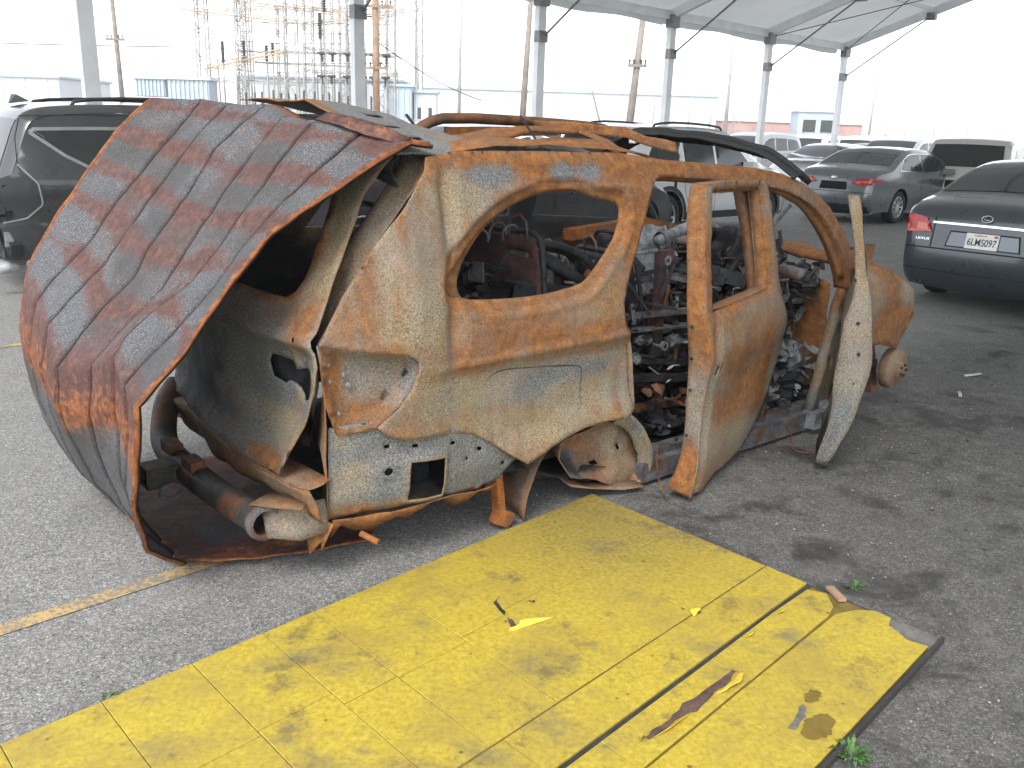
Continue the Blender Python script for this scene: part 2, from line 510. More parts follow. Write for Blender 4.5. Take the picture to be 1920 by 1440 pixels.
def poly_dist(P, poly, closed=True):
    P = np.asarray(P, float)
    poly = np.asarray(poly, float)
    d = np.full(len(P), 1e9)
    n = len(poly)
    for i in range(n if closed else n - 1):
        a, b = poly[i], poly[(i + 1) % n]
        ab = b - a
        L = ab @ ab + 1e-12
        t = np.clip(((P - a) @ ab) / L, 0, 1)
        d = np.minimum(d, np.linalg.norm(P - (a + t[:, None] * ab), axis=1))
    return d

def densify(poly, res):
    out = []
    n = len(poly)
    for i in range(n):
        a, b = np.array(poly[i], float), np.array(poly[(i + 1) % n], float)
        k = max(1, int(round(np.linalg.norm(b - a) / res)))
        for j in range(k): out.append(tuple(a + (b - a) * j / k))
    return out

def smooth_closed(pts, it=1):
    p = [np.array(q, float) for q in pts]
    for _ in range(it):
        o = []
        n = len(p)
        for i in range(n):
            a, b = p[i], p[(i + 1) % n]
            o += [a * 0.75 + b * 0.25, a * 0.25 + b * 0.75]
        p = o
    return [tuple(q) for q in p]

def smooth_open(pts, it=2):
    p = [np.array(q, float) for q in pts]
    for _ in range(it):
        o = [p[0]]
        for i in range(len(p) - 1):
            a, b = p[i], p[i + 1]
            o += [a * 0.75 + b * 0.25, a * 0.25 + b * 0.75]
        o.append(p[-1])
        p = o
    return [tuple(float(v) for v in q) for q in p]

def cdt(outer, holes=(), res=0.04, seed=1):
    outer = densify(outer, res)
    holes = [densify(h, res) for h in holes]
    vs, es = [], []
    for lp in [outer] + holes:
        b = len(vs)
        vs += lp
        es += [(b + i, b + (i + 1) % len(lp)) for i in range(len(lp))]
    A = np.array(outer)
    lo, hi = A.min(0), A.max(0)
    rng = np.random.default_rng(seed)
    xs = np.arange(lo[0] + res * 0.5, hi[0], res)
    ys = np.arange(lo[1] + res * 0.5, hi[1], res * 0.87)
    if len(xs) and len(ys):
        G = np.array([(x + (res / 2 if j % 2 else 0), y) for j, y in enumerate(ys) for x in xs])
        G += rng.uniform(-0.12, 0.12, G.shape) * res
        k = in_poly(G, outer)
        for h in holes: k &= ~in_poly(G, h)
        G = G[k]
        if len(G):
            d = poly_dist(G, outer)
            for h in holes: d = np.minimum(d, poly_dist(G, h))
            vs += [tuple(g) for g in G[d > res * 0.45]]
    r = geometry.delaunay_2d_cdt([Vector(v) for v in vs], es, [], 0, 1e-6)
    V = np.array([(v.x, v.y) for v in r[0]])
    F = np.array([f for f in r[2]])
    c = V[F].mean(1)
    k = in_poly(c, outer)
    for h in holes: k &= ~in_poly(c, h)
    F = F[k]
    used = np.unique(F)
    rm = -np.ones(len(V), int)
    rm[used] = np.arange(len(used))
    return V[used], [tuple(int(q) for q in f) for f in rm[F]]

def wear_from(P, base, blobs):
    W = np.tile(np.array(base, float), (len(P), 1))
    for (u, v, ru, rv, c) in blobs:
        w = np.exp(-(((P[:, 0] - u) / ru) ** 2 + ((P[:, 1] - v) / rv) ** 2) ** 1.6)[:, None]
        W = W * (1 - w) + np.array(c) * w
    return W

def panel(name, outer, fn, mat='burnt', parent=None, holes=(), res=0.04, solid=0.003, base=(0.5, 0.5, 0), blobs=(), ring=None, seed=1, smooth=True, color=None, solid_off=-1.0):
    """a sheet cut to a 2-D outline with holes; fn(uv array) -> xyz array"""
    V, F = cdt(outer, holes, res, seed)
    X = fn(V)
    w = None
    if mat in ('burnt', 'sheet'):
        w = wear_from(V, base, blobs)
        if ring:
            for (poly, width, c) in ring:
                d = poly_dist(V, poly)
                k = np.exp(-(d / width) ** 2)[:, None]
                w = w * (1 - k) + np.array(c) * k
    return mesh_obj(name, X, F, mat, parent, smooth, solid, wear=w, color=color, solid_off=solid_off)

def crumple(P, amp, sc, seed=0):
    o = Vector((seed * 3.7, seed * 1.3, seed * 7.1))
    return np.array([noise.fractal(Vector((p[0], p[1], p[2] if len(p) > 2 else 0)) * sc + o, 1.0, 2.0, 3) for p in P]) * amp

def text_obj(name, body, size, mat, parent, matrix, extrude=0.0005, bold=0.0):
    cu_ = bpy.data.curves.new(name, 'FONT')
    cu_.body = body
    cu_.size = size
    cu_.extrude = extrude
    cu_.offset = bold
    cu_.align_x = 'CENTER'
    cu_.align_y = 'CENTER'
    tmp = bpy.data.objects.new(name, cu_)
    COL.objects.link(tmp)
    dg = bpy.context.evaluated_depsgraph_get()
    me = bpy.data.meshes.new_from_object(tmp.evaluated_get(dg))
    bpy.data.objects.remove(tmp)
    me.transform(matrix)
    me.materials.clear()
    me.materials.append(M[mat])
    o = bpy.data.objects.new(name, me)
    o.parent = parent
    COL.objects.link(o)
    return o

# ================================================================== the setting
g = MB()
g.add([(-700, -200, 0), (700, -200, 0), (700, 1000, 0), (-700, 1000, 0)], [(0, 1, 2, 3)])
tag(g.build('ground', 'ground'), kind='structure')

def ribbon_xy(name, pts, w, z, mat, parent=None):
    """flat strip along a polyline on the ground"""
    v, f = [], []
    for i, p in enumerate(pts):
        a = Vector(pts[max(0, i - 1)]); b = Vector(pts[min(len(pts) - 1, i + 1)])
        d = (b - a).normalized(); n = Vector((-d.y, d.x)) * w / 2
        p = Vector(p)
        v += [(*(p + n), z), (*(p - n), z)]
    for i in range(len(pts) - 1): f.append((2 * i, 2 * i + 1, 2 * i + 3, 2 * i + 2))
    return mesh_obj(name, v, f, mat, parent)

D45 = Vector((0.7071, 0.7071)); Q45 = Vector((0.7071, -0.7071))
dl = Vector((math.sin(rad(46)), math.cos(rad(46))))
for p0, a, b in (((-1.23, 3.03), -3.0, 4.2), ((-3.63, 6.44), -3.0, 3.0), ((-6.6, 9.2), -3.0, 3.0), ((2.0, -0.2), -2, -0.5)):
    if p0[0] > 1: continue
    tag(ribbon_xy('bay_line', [Vector(p0) + dl * a, Vector(p0) + dl * b], 0.075, 0.004, 'line'), kind='structure')

# ------------------------------------------------------------------ marquee over the lot
EZ, SL, SPAN, BAY = 4.38, 0.335, 20.0, 4.6
tent = empty('marquee', (-6.15, 13.22, 0), rad(45), 'long white open-sided marquee with aluminium posts over the car lot', 'marquee')
# local frame: x along the row of posts, y away from camera; roof spans towards -y
K0, K1 = -1, 5
def roofz(t): return EZ + SL * (t if t < SPAN / 2 else SPAN - t)
post = None
for k in range(K0, K1 + 1):
    for t in (0, SPAN):
        m = MB()
        m.box((k * BAY, -t, EZ / 2 + 0.01), (0.22, 0.13, EZ - 0.02))
        m.box((k * BAY + 0.112, -t, EZ / 2), (0.006, 0.07, EZ - 0.3))
        m.box((k * BAY, -t, 0.02), (0.4, 0.4, 0.03))
        m.build('post', 'alu', tent)
    for (t0, t1) in ((-0.15, SPAN / 2), (SPAN / 2, SPAN + 0.15)):
        m = MB()
        z0 = EZ + 0.05 + SL * (t0 if t0 < SPAN / 2 - .1 else SPAN - t0); z1 = EZ + 0.05 + SL * (t1 if t1 <= SPAN / 2 else SPAN - t1)
        m.bar((k * BAY, -t0, z0), (k * BAY, -t1, z1), 0.12, 0.22)
        m.build('rafter', 'alu', tent)
    m = MB()
    m.bar((k * BAY + 0.05, -0.10, 3.55), (k * BAY + 0.05, -2.5, roofz(2.5) - 0.03), 0.035)
    m.build('brace', 'alud', tent)
    m = MB()
    m.box((k * BAY, -0.03, 3.52), (0.26, 0.16, 0.22))
    m.build('bracket', 'alud', tent)
    m = MB()
    m.box((k * BAY + 0.02, -2.5, roofz(2.5) - 0.06), (0.16, 0.26, 0.2))
    m.build('bracket', 'alud', tent)
    m = MB()
    m.box((k * BAY, -0.02, EZ - 0.12), (0.3, 0.2, 0.3))
    m.build('corner_fitting', 'alud', tent)
for k in range(K0, K1):
    for t in (0.0, 2.6, 5.4, 8.0, SPAN - 2.6, SPAN):
        m = MB()
        h = 0.2 if t in (0.0, SPAN) else 0.09
        m.bar((k * BAY + 0.06, -t, roofz(t) + (0.02 if h > .1 else 0.06)), ((k + 1) * BAY - 0.06, -t, roofz(t) + (0.02 if h > .1 else 0.06)), 0.07, h)
        m.build('eave_beam' if h > 0.1 else 'purlin', 'alu', tent)
    # roof skin, slightly sagging between the rafters
    v, f = [], []
    NX, NY = 8, 32
    for i in range(NX + 1):
        for j in range(NY + 1):
            t = -0.25 + (SPAN + 0.5) * j / NY
            u = i / NX
            z = EZ + 0.17 + SL * (SPAN / 2 - abs(t - SPAN / 2)) - 0.05 * math.sin(math.pi * u)
            v.append((k * BAY + u * BAY, -t, z))
    for i in range(NX):
        for j in range(NY):
            a = i * (NY + 1) + j
            f.append((a, a + 1, a + NY + 2, a + NY + 1))
    mesh_obj('roof_skin', v, f, 'fabric', tent, True)
    v, f = [], []
    for i in range(NX + 1):
        u = i / NX
        sag = 0.03 * math.sin(u * 9 + k)
        v += [(k * BAY + u * BAY, 0.26, EZ + 0.10 - 0.05 * math.sin(math.pi * u)), (k * BAY + u * BAY, 0.28, EZ - 0.16 + sag)]
    for i in range(NX): f.append((2 * i, 2 * i + 1, 2 * i + 3, 2 * i + 2))
    mesh_obj('valance', v, f, 'fabric', tent, True)
# stay cables in the end bay
for (a, b) in (((4 * BAY, 0, 4.3), (5 * BAY, -5.2, roofz(5.2))), ((5 * BAY, 0, 4.3), (4 * BAY, -5.2, roofz(5.2)))):
    m = MB(); m.tube([a, b], 0.012, 5); m.build('stay_cable', 'cable', tent)

# ------------------------------------------------------------------ poles and masts behind the lot
def pole(name, label, top, foot, r, mat, cat='pole', group=None, arms=(), lamp=None):
    b = Vector((foot[0], foot[1], 0)); tp = Vector(top)
    o = empty(name, b, 0, label, cat, group)
    m = MB(); m.tube([(0, 0, 0), tuple((tp - b) * 0.5), tuple(tp - b)], [r * 1.25, r * 1.1, r * 0.85], 8)
    m.build('shaft', mat, o, True)
    for (zf, w) in arms:
        c = (tp - b) * zf
        m = MB(); m.box((c.x, c.y - r, c.z), (w, 0.12, 0.14)); m.build('crossarm', mat, o)
        for s in (-0.42, -0.2, 0.2, 0.42):
            m = MB(); m.lathe([(0.0, 0), (0.06, 0.02), (0.03, 0.1), (0.07, 0.16), (0.0, 0.24)], 6, 'z', (c.x + s * w, c.y - r, c.z + 0.07))
            m.build('insulator', 'insul', o)
    if lamp:
        c = tp - b
        m = MB(); m.tube([tuple(c), (c.x + lamp * 0.5, c.y, c.z + 0.25), (c.x + lamp, c.y, c.z + 0.3)], 0.05, 6)
        m.box((c.x + lamp, c.y, c.z + 0.26), (0.6, 0.25, 0.12)); m.build('lamp_arm', mat, o)
    return o
pole('utility_pole', 'slim weathered wooden pole with one crossarm standing behind the dark SUV', (-26.1, 60, 11.5), (-25.9, 60), 0.14, 'woodgrey', arms=((0.55, 1.2),))
pole('utility_pole', 'tan wooden utility pole with crossarms right beside a marquee post and substation', (-7.53, 48, 10.5), (-7.5, 48), 0.155, 'wood', arms=((0.70, 1.9), (0.42, 1.3)))
pole('mast', 'thin grey mast with one crossarm beyond the substation yard', (-13.56, 120, 16.2), (-13.3, 120), 0.16, 'steel', arms=((0.62, 4.2),))
pole('lamp_post', 'tall slim grey lamp post between tan utility pole and white wall', (-4.6, 70, 12.5), (-4.7, 70), 0.11, 'steel', lamp=-1.4)
pole('utility_pole', 'bare grey wooden pole leaning beside the marquee post in front of white wall', (0.40, 50, 9.4), (0.03, 50), 0.145, 'woodgrey')
pole('utility_pole', 'stout brown wooden pole leaning behind the wreck under the eave', (5.72, 45, 7.6), (5.22, 45), 0.16, 'woodgrey', arms=((0.62, 0.9),))
pole('guy_stub', 'short dark stub post tilting over the lot fence', (4.58, 60, 4.14), (5.9, 60), 0.06, 'woodgrey')
pole('lamp_post', 'slim dark steel mast standing between the two last eave bays', (13.36, 60, 9.2), (13.45, 60), 0.09, 'steel')
pole('lamp_post', 'slim steel mast standing beyond the last marquee post', (28.56, 75, 7.86), (28.5, 75), 0.085, 'steel')
for x, y, h in ((13.14, 90, 6.6), (16.63, 90, 6.2), (18.72, 90, 6.0), (30.0, 75, 3.5), (36.2, 80, 4.2), (22.2, 95, 6.8), (24.5, 110, 7.6), (20.4, 85, 5.0), (31.5, 75, 3.4), (39.0, 80, 3.7)):
    pole('thin_post', 'thin pale post of the far lot fence row', (x, y, h), (x - 0.3, y), 0.06, 'steel', group='thin posts far behind the lot')

# ------------------------------------------------------------------ electrical substation
def lattice(parent, x, y, z1, w, name='lattice_tower', mat='steel', lean=0.0):
    m = MB()
    for sx in (-1, 1):
        for sy in (-1, 1):
            m.bar((x + sx * w / 2, y + sy * w / 2, 0), (x + lean + sx * w / 2 * .8, y + sy * w / 2 * .8, z1), 0.10)
    n = int(z1 / (w * 1.1))
    for i in range(n):
        za, zb = z1 * i / n, z1 * (i + 1) / n
        s = 1 if i % 2 else -1
        l0, l1 = lean * i / n, lean * (i + 1) / n
        m.bar((x + l0 + s * w / 2, y - w / 2, za), (x + l1 - s * w / 2, y - w / 2, zb), 0.055)
        m.bar((x + l0 + s * w / 2, y + w / 2, za), (x + l1 - s * w / 2, y + w / 2, zb), 0.055)
        m.bar((x + l0 - w / 2, y - s * w / 2, za), (x + l1 - w / 2, y + s * w / 2, zb), 0.055)
        m.bar((x + l1 - w / 2, y - w / 2, zb), (x + l1 + w / 2, y - w / 2, zb), 0.055)
    return m.build(name, mat, parent)
def insulator(parent, x, y, z0, h, r=0.14, mat='insul'):
    pr = [(0.0, z0), (r * .5, z0)]
    n = max(4, int(h / 0.16))
    for i in range(n):
        z = z0 + h * (i + 0.2) / n
        pr += [(r * .55, z), (r, z + h / n * 0.35), (r * .55, z + h / n * 0.6)]
    pr += [(r * .4, z0 + h), (0.0, z0 + h)]
    m = MB(); m.lathe(pr, 8, 'z', (x, y, 0)); return m.build('insulator', mat, parent, True)
sub = empty('substation_gantry', (0, 0, 0), 0, 'pale steel lattice substation gantry with beams and dark insulators', 'substation')
for x, w in ((-25.7, 0.9), (-22.6, 0.8), (-18.6, 1.0), (-17.2, 0.8), (-13.8, 0.8), (-10.6, 0.7)):
    lattice(sub, x, 75, 12.6, w, lean=0.15)
    lattice(sub, x + 1.5, 82, 12.6, w, lean=0.1)
for (a, b, th, mat) in (((-27.2, 75, 9.9), (-17.5, 75, 9.1), .34, 'tansteel'), ((-26.8, 75, 11.0), (-11.0, 75, 9.7), .3, 'tansteel'), ((-25.6, 75, 5.5), (-18.9, 74, 6.9), .42, 'tansteel'),
                    ((-26, 82, 10.8), (-9, 82, 11.3), .3, 'steel'), ((-17.6, 75, 9.0), (-9.4, 75, 10.2), .3, 'tansteel'), ((-17.5, 75, 7.3), (-9.6, 75, 6.8), .14, 'steel'),
                    ((-17.5, 75, 5.6), (-9.6, 75, 5.4), .14, 'steel'), ((-25.5, 75, 4.6), (-17.5, 75, 4.5), .14, 'steel'), ((-24, 79, 7.2), (-12, 79, 7.3), .12, 'steel'), ((-21.5, 75, 6.1), (-13, 75, 6.0), .08, 'steel')):
    m = MB(); m.bar(a, b, th * .5, th * .3); 
    n = 14
    A, B = Vector(a), Vector(b)
    for i in range(n):
        p, q_ = A.lerp(B, i / n), A.lerp(B, (i + 1) / n)
        s = 1 if i % 2 else -1
        m.bar(p + Vector((0, 0, s * th * .6)), q_ - Vector((0, 0, s * th * .6)), 0.05)
    m.bar(A + Vector((0, 0, th * .6)), B + Vector((0, 0, th * .6)), 0.07); m.bar(A - Vector((0, 0, th * .6)), B - Vector((0, 0, th * .6)), 0.07)
    m.build('gantry_beam', mat, sub)
rs = random.Random(4)
for (x, z, h) in ((-23.9, 6.0, 1.6), (-22.2, 6.3, 1.4), (-20.4, 6.2, 1.2), (-19.9, 6.6, 1.0), (-16.1, 8.0, 1.9), (-15.7, 10.0, 1.2), (-13.2, 7.8, 1.9), (-11.7, 7.2, 1.5)):
    insulator(sub, x, 74.6, z, h, 0.2)
    m = MB(); m.tube([(x, 74.6, 0), (x, 74.6, z)], 0.07, 6); m.build('support_rod', 'steel', sub)
for i in range(16):
    x = -21.8 + i * 0.66 + rs.uniform(-.15, .15)
    insulator(sub, x, 73.5, 2.7, 1.0 + rs.uniform(0, .35), 0.11)
for x in (-16.2, -15.2, -14.1, -12.9, -11.9, -10.9):
    for z in (7.0, 5.3):
        m = MB(); m.lathe([(0, z), (.34, z), (.4, z - .14), (.1, z - .22), (.1, z - .7), (0, z - .7)], 8, 'z', (x + rs.uniform(-.2, .2), 74.7, 0)); m.build('disconnector', 'insul', sub)
for i in range(12):
    x = -25 + i * 1.35
    m = MB(); m.tube([(x, 77, 0), (x + rs.uniform(-.2, .2), 77, rs.uniform(5, 9.6))], 0.06, 5); m.build('support_rod', 'steel', sub)
for i in range(7):
    z = 9.4 - i * 0.75
    m = MB(); m.tube([(-26, 76, z), (-20, 76, z - .25), (-10, 76, z)], 0.025, 4); m.build('busbar_cable', 'cable', sub)

def block(name, label, cat, c, s, mat, group=None, rz=0, ribs=0, roof=None, win=()):
    o = empty(name, (c[0], c[1], 0), rz, label, cat, group)
    z0 = c[2]
    m = MB(); m.box((0, 0, z0 + s[2] / 2), s); m.build('wall', mat, o)
    for i in range(ribs):
        x = -s[0] / 2 + s[0] * (i + .5) / ribs
        m = MB(); m.box((x, -s[1] / 2 - .05, z0 + s[2] / 2), (0.14, 0.1, s[2] * .94)); m.build('wall_rib', mat, o)
    if roof:
        m = MB(); m.box((0, 0, z0 + s[2] + .1), (s[0] + .4, s[1] + .4, .2)); m.build('roof', roof, o)
    for (x, z, w, h) in win:
        m = MB(); m.box((x, -s[1] / 2 - .03, z0 + z), (w, .06, h)); m.build('window', 'glass', o)
    return o
block('control_building', 'long low white building behind the substation gantry', 'building', (-18.5, 88, 0), (15, 6, 5.4), 'wallwhite', ribs=10, roof='wallblue')
block('transformer_tank', 'blue-grey finned transformer block standing beside the gantry', 'transformer', (-29.3, 74, 3.2), (2.4, 2, 1.3), 'wallblue', ribs=8, roof='wallblue')
block('transformer_tank', 'wide blue-grey transformer housing at the gantry foot', 'transformer', (-25.9, 73, 2.9), (3.2, 2, 1.6), 'wallblue', ribs=9, roof='wallwhite')
block('transformer_tank', 'boxy blue-grey switch cabinets beside the tan utility pole', 'transformer', (-10.0, 76, 0), (2.2, 2, 4.6), 'wallblue', ribs=5, roof='wallblue')
block('transformer_tank', 'lower grey switch cabinet row next to the taller cabinets', 'transformer', (-7.9, 77, 0), (1.8, 2, 4.2), 'wallwhite', ribs=4, roof='wallblue', win=((-.4, 2.6, .5, .9), (.4, 2.6, .5, .9)))
block('warehouse', 'long pale low warehouse far behind the wreck roof', 'building', (6.0, 120, 0), (36, 14, 6.0), 'wallwhite', ribs=18, roof='wallblue')
block('warehouse', 'low dull red shed beyond the rows of white cars', 'building', (32, 125, 0), (26, 8, 3.4), 'wallred', ribs=10, roof='wallwhite')
block('site_cabin', 'small pale blue site cabin with two windows', 'cabin', (33.5, 105, 0), (4.6, 3, 4.4), 'wallblue', ribs=0, roof='wallwhite', win=((-1.0, 2.9, 1.4, 1.3), (1.0, 2.9, 1.4, 1.3)))
block('warehouse', 'white flat-roofed shed far behind the dark SUV', 'building', (-52, 85, 0), (24, 10, 4.6), 'wallwhite', ribs=12, roof='wallblue')

# overhead wires on the left
for i, (za, zb, y) in enumerate(((9.5, 8.9, 60), (8.3, 7.6, 60), (6.6, 6.0, 60), (4.8, 4.6, 60))):
    m = MB()
    m.tube([(-55 + 33 * j / 10, y, za + (zb - za) * j / 10 - 0.35 * math.sin(math.pi * j / 10)) for j in range(11)], 0.035 if i == 2 else 0.02, 5)
    tag(m.build('overhead_wire', 'cable'), ['topmost overhead wire crossing the sky above the dark SUV', 'second overhead wire from the top above the dark SUV', 'thickest dark overhead wire running to the gantry', 'lowest overhead wire crossing behind the slim wooden pole'][i], 'wire', 'overhead wires above the dark SUV')
m = MB(); m.tube([(-7.3 + 4.6 * j / 10, 48 + 15 * j / 10, 5.6 - 2.2 * j / 10 - 0.3 * math.sin(math.pi * j / 10)) for j in range(11)], 0.03, 5)
tag(m.build('overhead_wire', 'cable'), 'slack wire sloping down from the tan utility pole', 'wire')

# chain-link fence rail line far off
fen = empty('lot_fence', (0, 66, 0), 0, 'low pale fence with thin rails along the far edge of the lot', 'fence')
for i in range(46):
    m = MB(); m.box((-30 + i * 1.8, 0, 1.0), (0.06, 0.06, 2.0)); m.build('fence_post', 'steel', fen)
for z in (1.95, 1.1):
    m = MB(); m.box((10.5, -0.05, z), (82, 0.04, 0.05)); m.build('fence_rail', 'steel', fen)

# ================================================================== the burnt wreck
# local frame: x forward, y to the car's left, z up; the right flank lies on y = 0
WX, WY, WRZ = 0.6017, 3.8968, rad(40)
wreck = empty('burnt_suv', (WX, WY, 0), WRZ, 'burnt-out rusty SUV shell without wheels, both right doors ajar', 'car wreck')

def resample(P, n):
    P = np.array(P, float)
    d = np.r_[0, np.cumsum(np.linalg.norm(np.diff(P, axis=0), axis=1))]
    t = np.linspace(0, d[-1], n)
    return np.c_[[np.interp(t, d, P[:, k]) for k in range(P.shape[1])]].T
def c01(v): return np.clip(v, 0, 1)
def YS(x, z):
    return 0.17 * c01((z - 0.85) / 0.73) ** 1.4 + 0.13 * c01((-1.05 - x) / 0.6) ** 2 + 0.05 * c01((0.35 - z) / 0.3) ** 2

QTOP = [(-1.58, .921), (-1.487, 1.081), (-1.377, 1.222), (-1.282, 1.329), (-1.181, 1.433), (-1.111, 1.511), (-1.095, 1.557), (-.965, 1.58), (-.569, 1.583), (-.06, 1.579), (.233, 1.55), (.619, 1.531), (.917, 1.512), (1.12, 1.485), (1.233, 1.457), (1.35, 1.415), (1.44, 1.371), (1.54, 1.30), (1.623, 1.21), (1.70, 1.11), (1.753, 1.027), (1.80, .93), (1.836, .824)]
AINNER = [(1.715, .837), (1.69, .93), (1.63, 1.036), (1.56, 1.14), (1.467, 1.244), (1.37, 1.315), (1.259, 1.362), (1.13, 1.40), (.985, 1.421), (.7, 1.448), (.402, 1.466), (.20, 1.478), (.145, 1.468), (.115, 1.44)]
DREAR = [(.06, 1.344), (-.017, 1.21), (-.07, 1.12), (-.115, 1.04), (-.148, .944), (-.142, .873), (-.093, .77), (-.07, .643), (-.035, .439)]
ARCH = [(-.1, .415), (-.26, .424), (-.37, .418), (-.476, .40), (-.56, .376), (-.626, .352), (-.708, .329), (-.773, .372), (-.868, .443), (-.92, .475), (-.961, .497), (-1.02, .515), (-1.09, .525), (-1.17, .532), (-1.243, .535), (-1.30, .545), (-1.345, .565), (-1.387, .602), (-1.306, .666), (-1.252, .735), (-1.225, .798), (-1.227, .835), (-1.25, .855), (-1.29, .868), (-1.409, .885)]
SIDE = QTOP + AINNER + DREAR + ARCH
WIN = smooth_closed([(-1.022, 1.039), (-1.042, 1.072), (-1.038, 1.109), (-1.002, 1.17), (-.944, 1.233), (-.876, 1.286), (-.797, 1.332), (-.688, 1.379), (-.55, 1.415), (-.464, 1.425), (-.319, 1.420), (-.26, 1.395), (-.12, 1.374), (-.092, 1.344), (-.11, 1.289), (-.155, 1.219), (-.236, 1.146), (-.332, 1.068), (-.382, 1.042), (-.554, 1.022), (-.709, 1.019), (-.878, 1.027)], 1)
LENS = ARCH[16:] + [(-1.58, .915)]

def side_y(V, flange=True):
    x, z = V[:, 0], V[:, 1]
    y = YS(x, z)
    y = y - 0.012 * c01(1 - np.abs(z - .80 - .02 * (x + .6)) / .02) * c01((x + 1.2) / .2)
    y = y + 0.026 * c01((.79 - z) / .05) * c01((x + 1.25) / .2) * c01((z - .3) / .2)
    y = y - 0.03 * np.exp(-(poly_dist(V, ARCH[:8], False) / .07) ** 2)
    if flange:
        dw = poly_dist(V, WIN)
        y = y + .020 * c01((.050 - dw) / .012) + .012 * c01((.016 - dw) / .012) - .005 * np.exp(-((dw - .058) / .012) ** 2)
    xr = -1.06 + (z - .8) * .06
    y = y + 0.035 * np.exp(-((x - xr) / .035) ** 2) * c01((z - .72) / .2) * c01((1.56 - z) / .1)
    y = y - 0.022 * np.exp(-((x - xr + .17 + (z - 1) * .1) / .07) ** 2) * c01((z - .82) / .2)
    y = y + 0.018 * np.exp(-(((x + .32) / .20) ** 2 + ((z - .56) / .10) ** 2)) + 0.012 * np.exp(-(((x + .52) / .12) ** 2 + ((z - .70) / .06) ** 2))
    y = y + 0.012 * np.exp(-(((x + .35) / .25) ** 2 + ((z - 1.49) / .05) ** 2)) - 0.01 * np.exp(-((z - 1.44) / .012) ** 2) * c01((x + .8) / .2) * c01((.1 - x) / .2)
    # rolled rail
    y = y + 0.025 * c01((z - 1.50 + .04 * x) / .08) ** 2
    return y + crumple(np.c_[x, z], .0035, 5.0, 1) + crumple(np.c_[x, z], .0012, 22.0, 4)
RU, AS, GR, SO = (1, .2, 0), (.05, .95, 0), (0, .05, 0), (0, 0, 1)
side_blobs = [
    (-1.30, 1.12, .26, .42, (.30, .85, 0)), (-1.12, 1.42, .12, .16, (.45, .7, 0)),
    (-.55, .88, .52, .085, (.85, .45, 0)), (-.30, .93, .25, .06, (.45, .8, 0)), (-.95, .82, .12, .1, (.75, .4, 0)),
    (-.6, .70, .55, .07, (.12, .85, 0)), (-.62, .64, .28, .07, (.0, .25, 0)), (-.38, .68, .30, .045, (0, .15, 0)), (-.42, .55, .20, .09, (.12, 1, 0)),
    (-1.0, .66, .25, .09, (.12, .75, 0)), (-.85, .53, .3, .05, (.22, .95, 0)), (-.62, .45, .2, .07, (.2, .95, 0)), (-.15, .55, .10, .15, (.18, .85, 0)), (-.15, .50, .03, .2, (.6, .6, 0)),
    (-1.36, .88, .2, .03, (.6, .7, 0)), (-.05, .8, .08, .06, (.9, .2, 0)),
    (.5, 1.52, 1.3, .075, (1.0, 0, 0)), (-.5, 1.55, .6, .05, (1.0, .1, 0)), (0, 1.15, .12, .35, (1.0, .2, 0)), (1.6, 1.15, .3, .3, (.8, .2, .1)),
    (-.92, 1.42, .14, .10, (.08, .7, 0)), (-.80, 1.49, .12, .045, (.05, .12, 0)), (-.42, 1.50, .075, .038, (-.2, .0, 0)), (-.27, 1.50, .075, .034, (-.2, 0, 0)),
    (-1.02, 1.3, .07, .2, (.2, .8, 0)), (-1.18, 1.0, .08, .1, (.1, .9, 0)), (-1.5, 1.0, .07, .12, (.6, .6, 0)), (-1.25, 1.35, .03, .2, (.65, .5, 0)), (-1.4, 1.15, .05, .3, (.7, .4, 0)),
]
panel('body_side', SIDE, lambda V: np.c_[V[:, 0], side_y(V), V[:, 1]], 'burnt', wreck, [WIN], 0.016, 0.003, (.5, .6, 0), side_blobs, ring=[(WIN, .045, (.98, .2, 0))])
# inner skin behind the flank
WIN_IN = [(-.56 + (x + .56) * 1.0 + .055, 1.215 + (z - 1.215) * 1.06) for x, z in WIN]
INNER = [(-1.50, .86), (-1.36, 1.16), (-1.12, 1.45), (-1.06, 1.54), (-.5, 1.56), (-.05, 1.555), (.09, 1.45), (.03, 1.344), (-.05, 1.21), (-.16, 1.04), (-.2, .873), (-.16, .77), (-.12, .45), (-.5, .45), (-1.1, .56), (-1.45, .62)]
panel('inner_side', INNER, lambda V: np.c_[V[:, 0], YS(V[:, 0], V[:, 1]) + .075 + crumple(V, .008, 4, 3), V[:, 1]], 'burnt', wreck, [WIN_IN], 0.05, 0.004, (.75, .1, .35),
      [(-.6, .8, .7, .2, (.2, .1, .9)), (-1.1, 1.3, .3, .2, (.8, 0, .2))])

def strip3(name, A, B, n, mat, base, parent=wreck, cr=0.0, seed=1, blobs=(), solid=0.004):
    """ruled sheet between two 3-D polylines of equal length"""
    v, f, uv = [], [], []
    for i in range(len(A)):
        for j in range(n + 1):
            t = j / n
            p = np.array(A[i]) * (1 - t) + np.array(B[i]) * t
            v.append(p); uv.append((i / (len(A) - 1), t))
    v = np.array(v)
    if cr:
        for ax in range(3): v[:, ax] += crumple(v, cr, 6.0, seed + ax)
    for i in range(len(A) - 1):
        for j in range(n):
            a = i * (n + 1) + j
            f.append((a, a + n + 1, a + n + 2, a + 1))
    w = wear_from(np.array(uv), base, blobs) if mat in ('burnt', 'sheet') else None
    return mesh_obj(name, v, f, mat, parent, True, solid, wear=w)

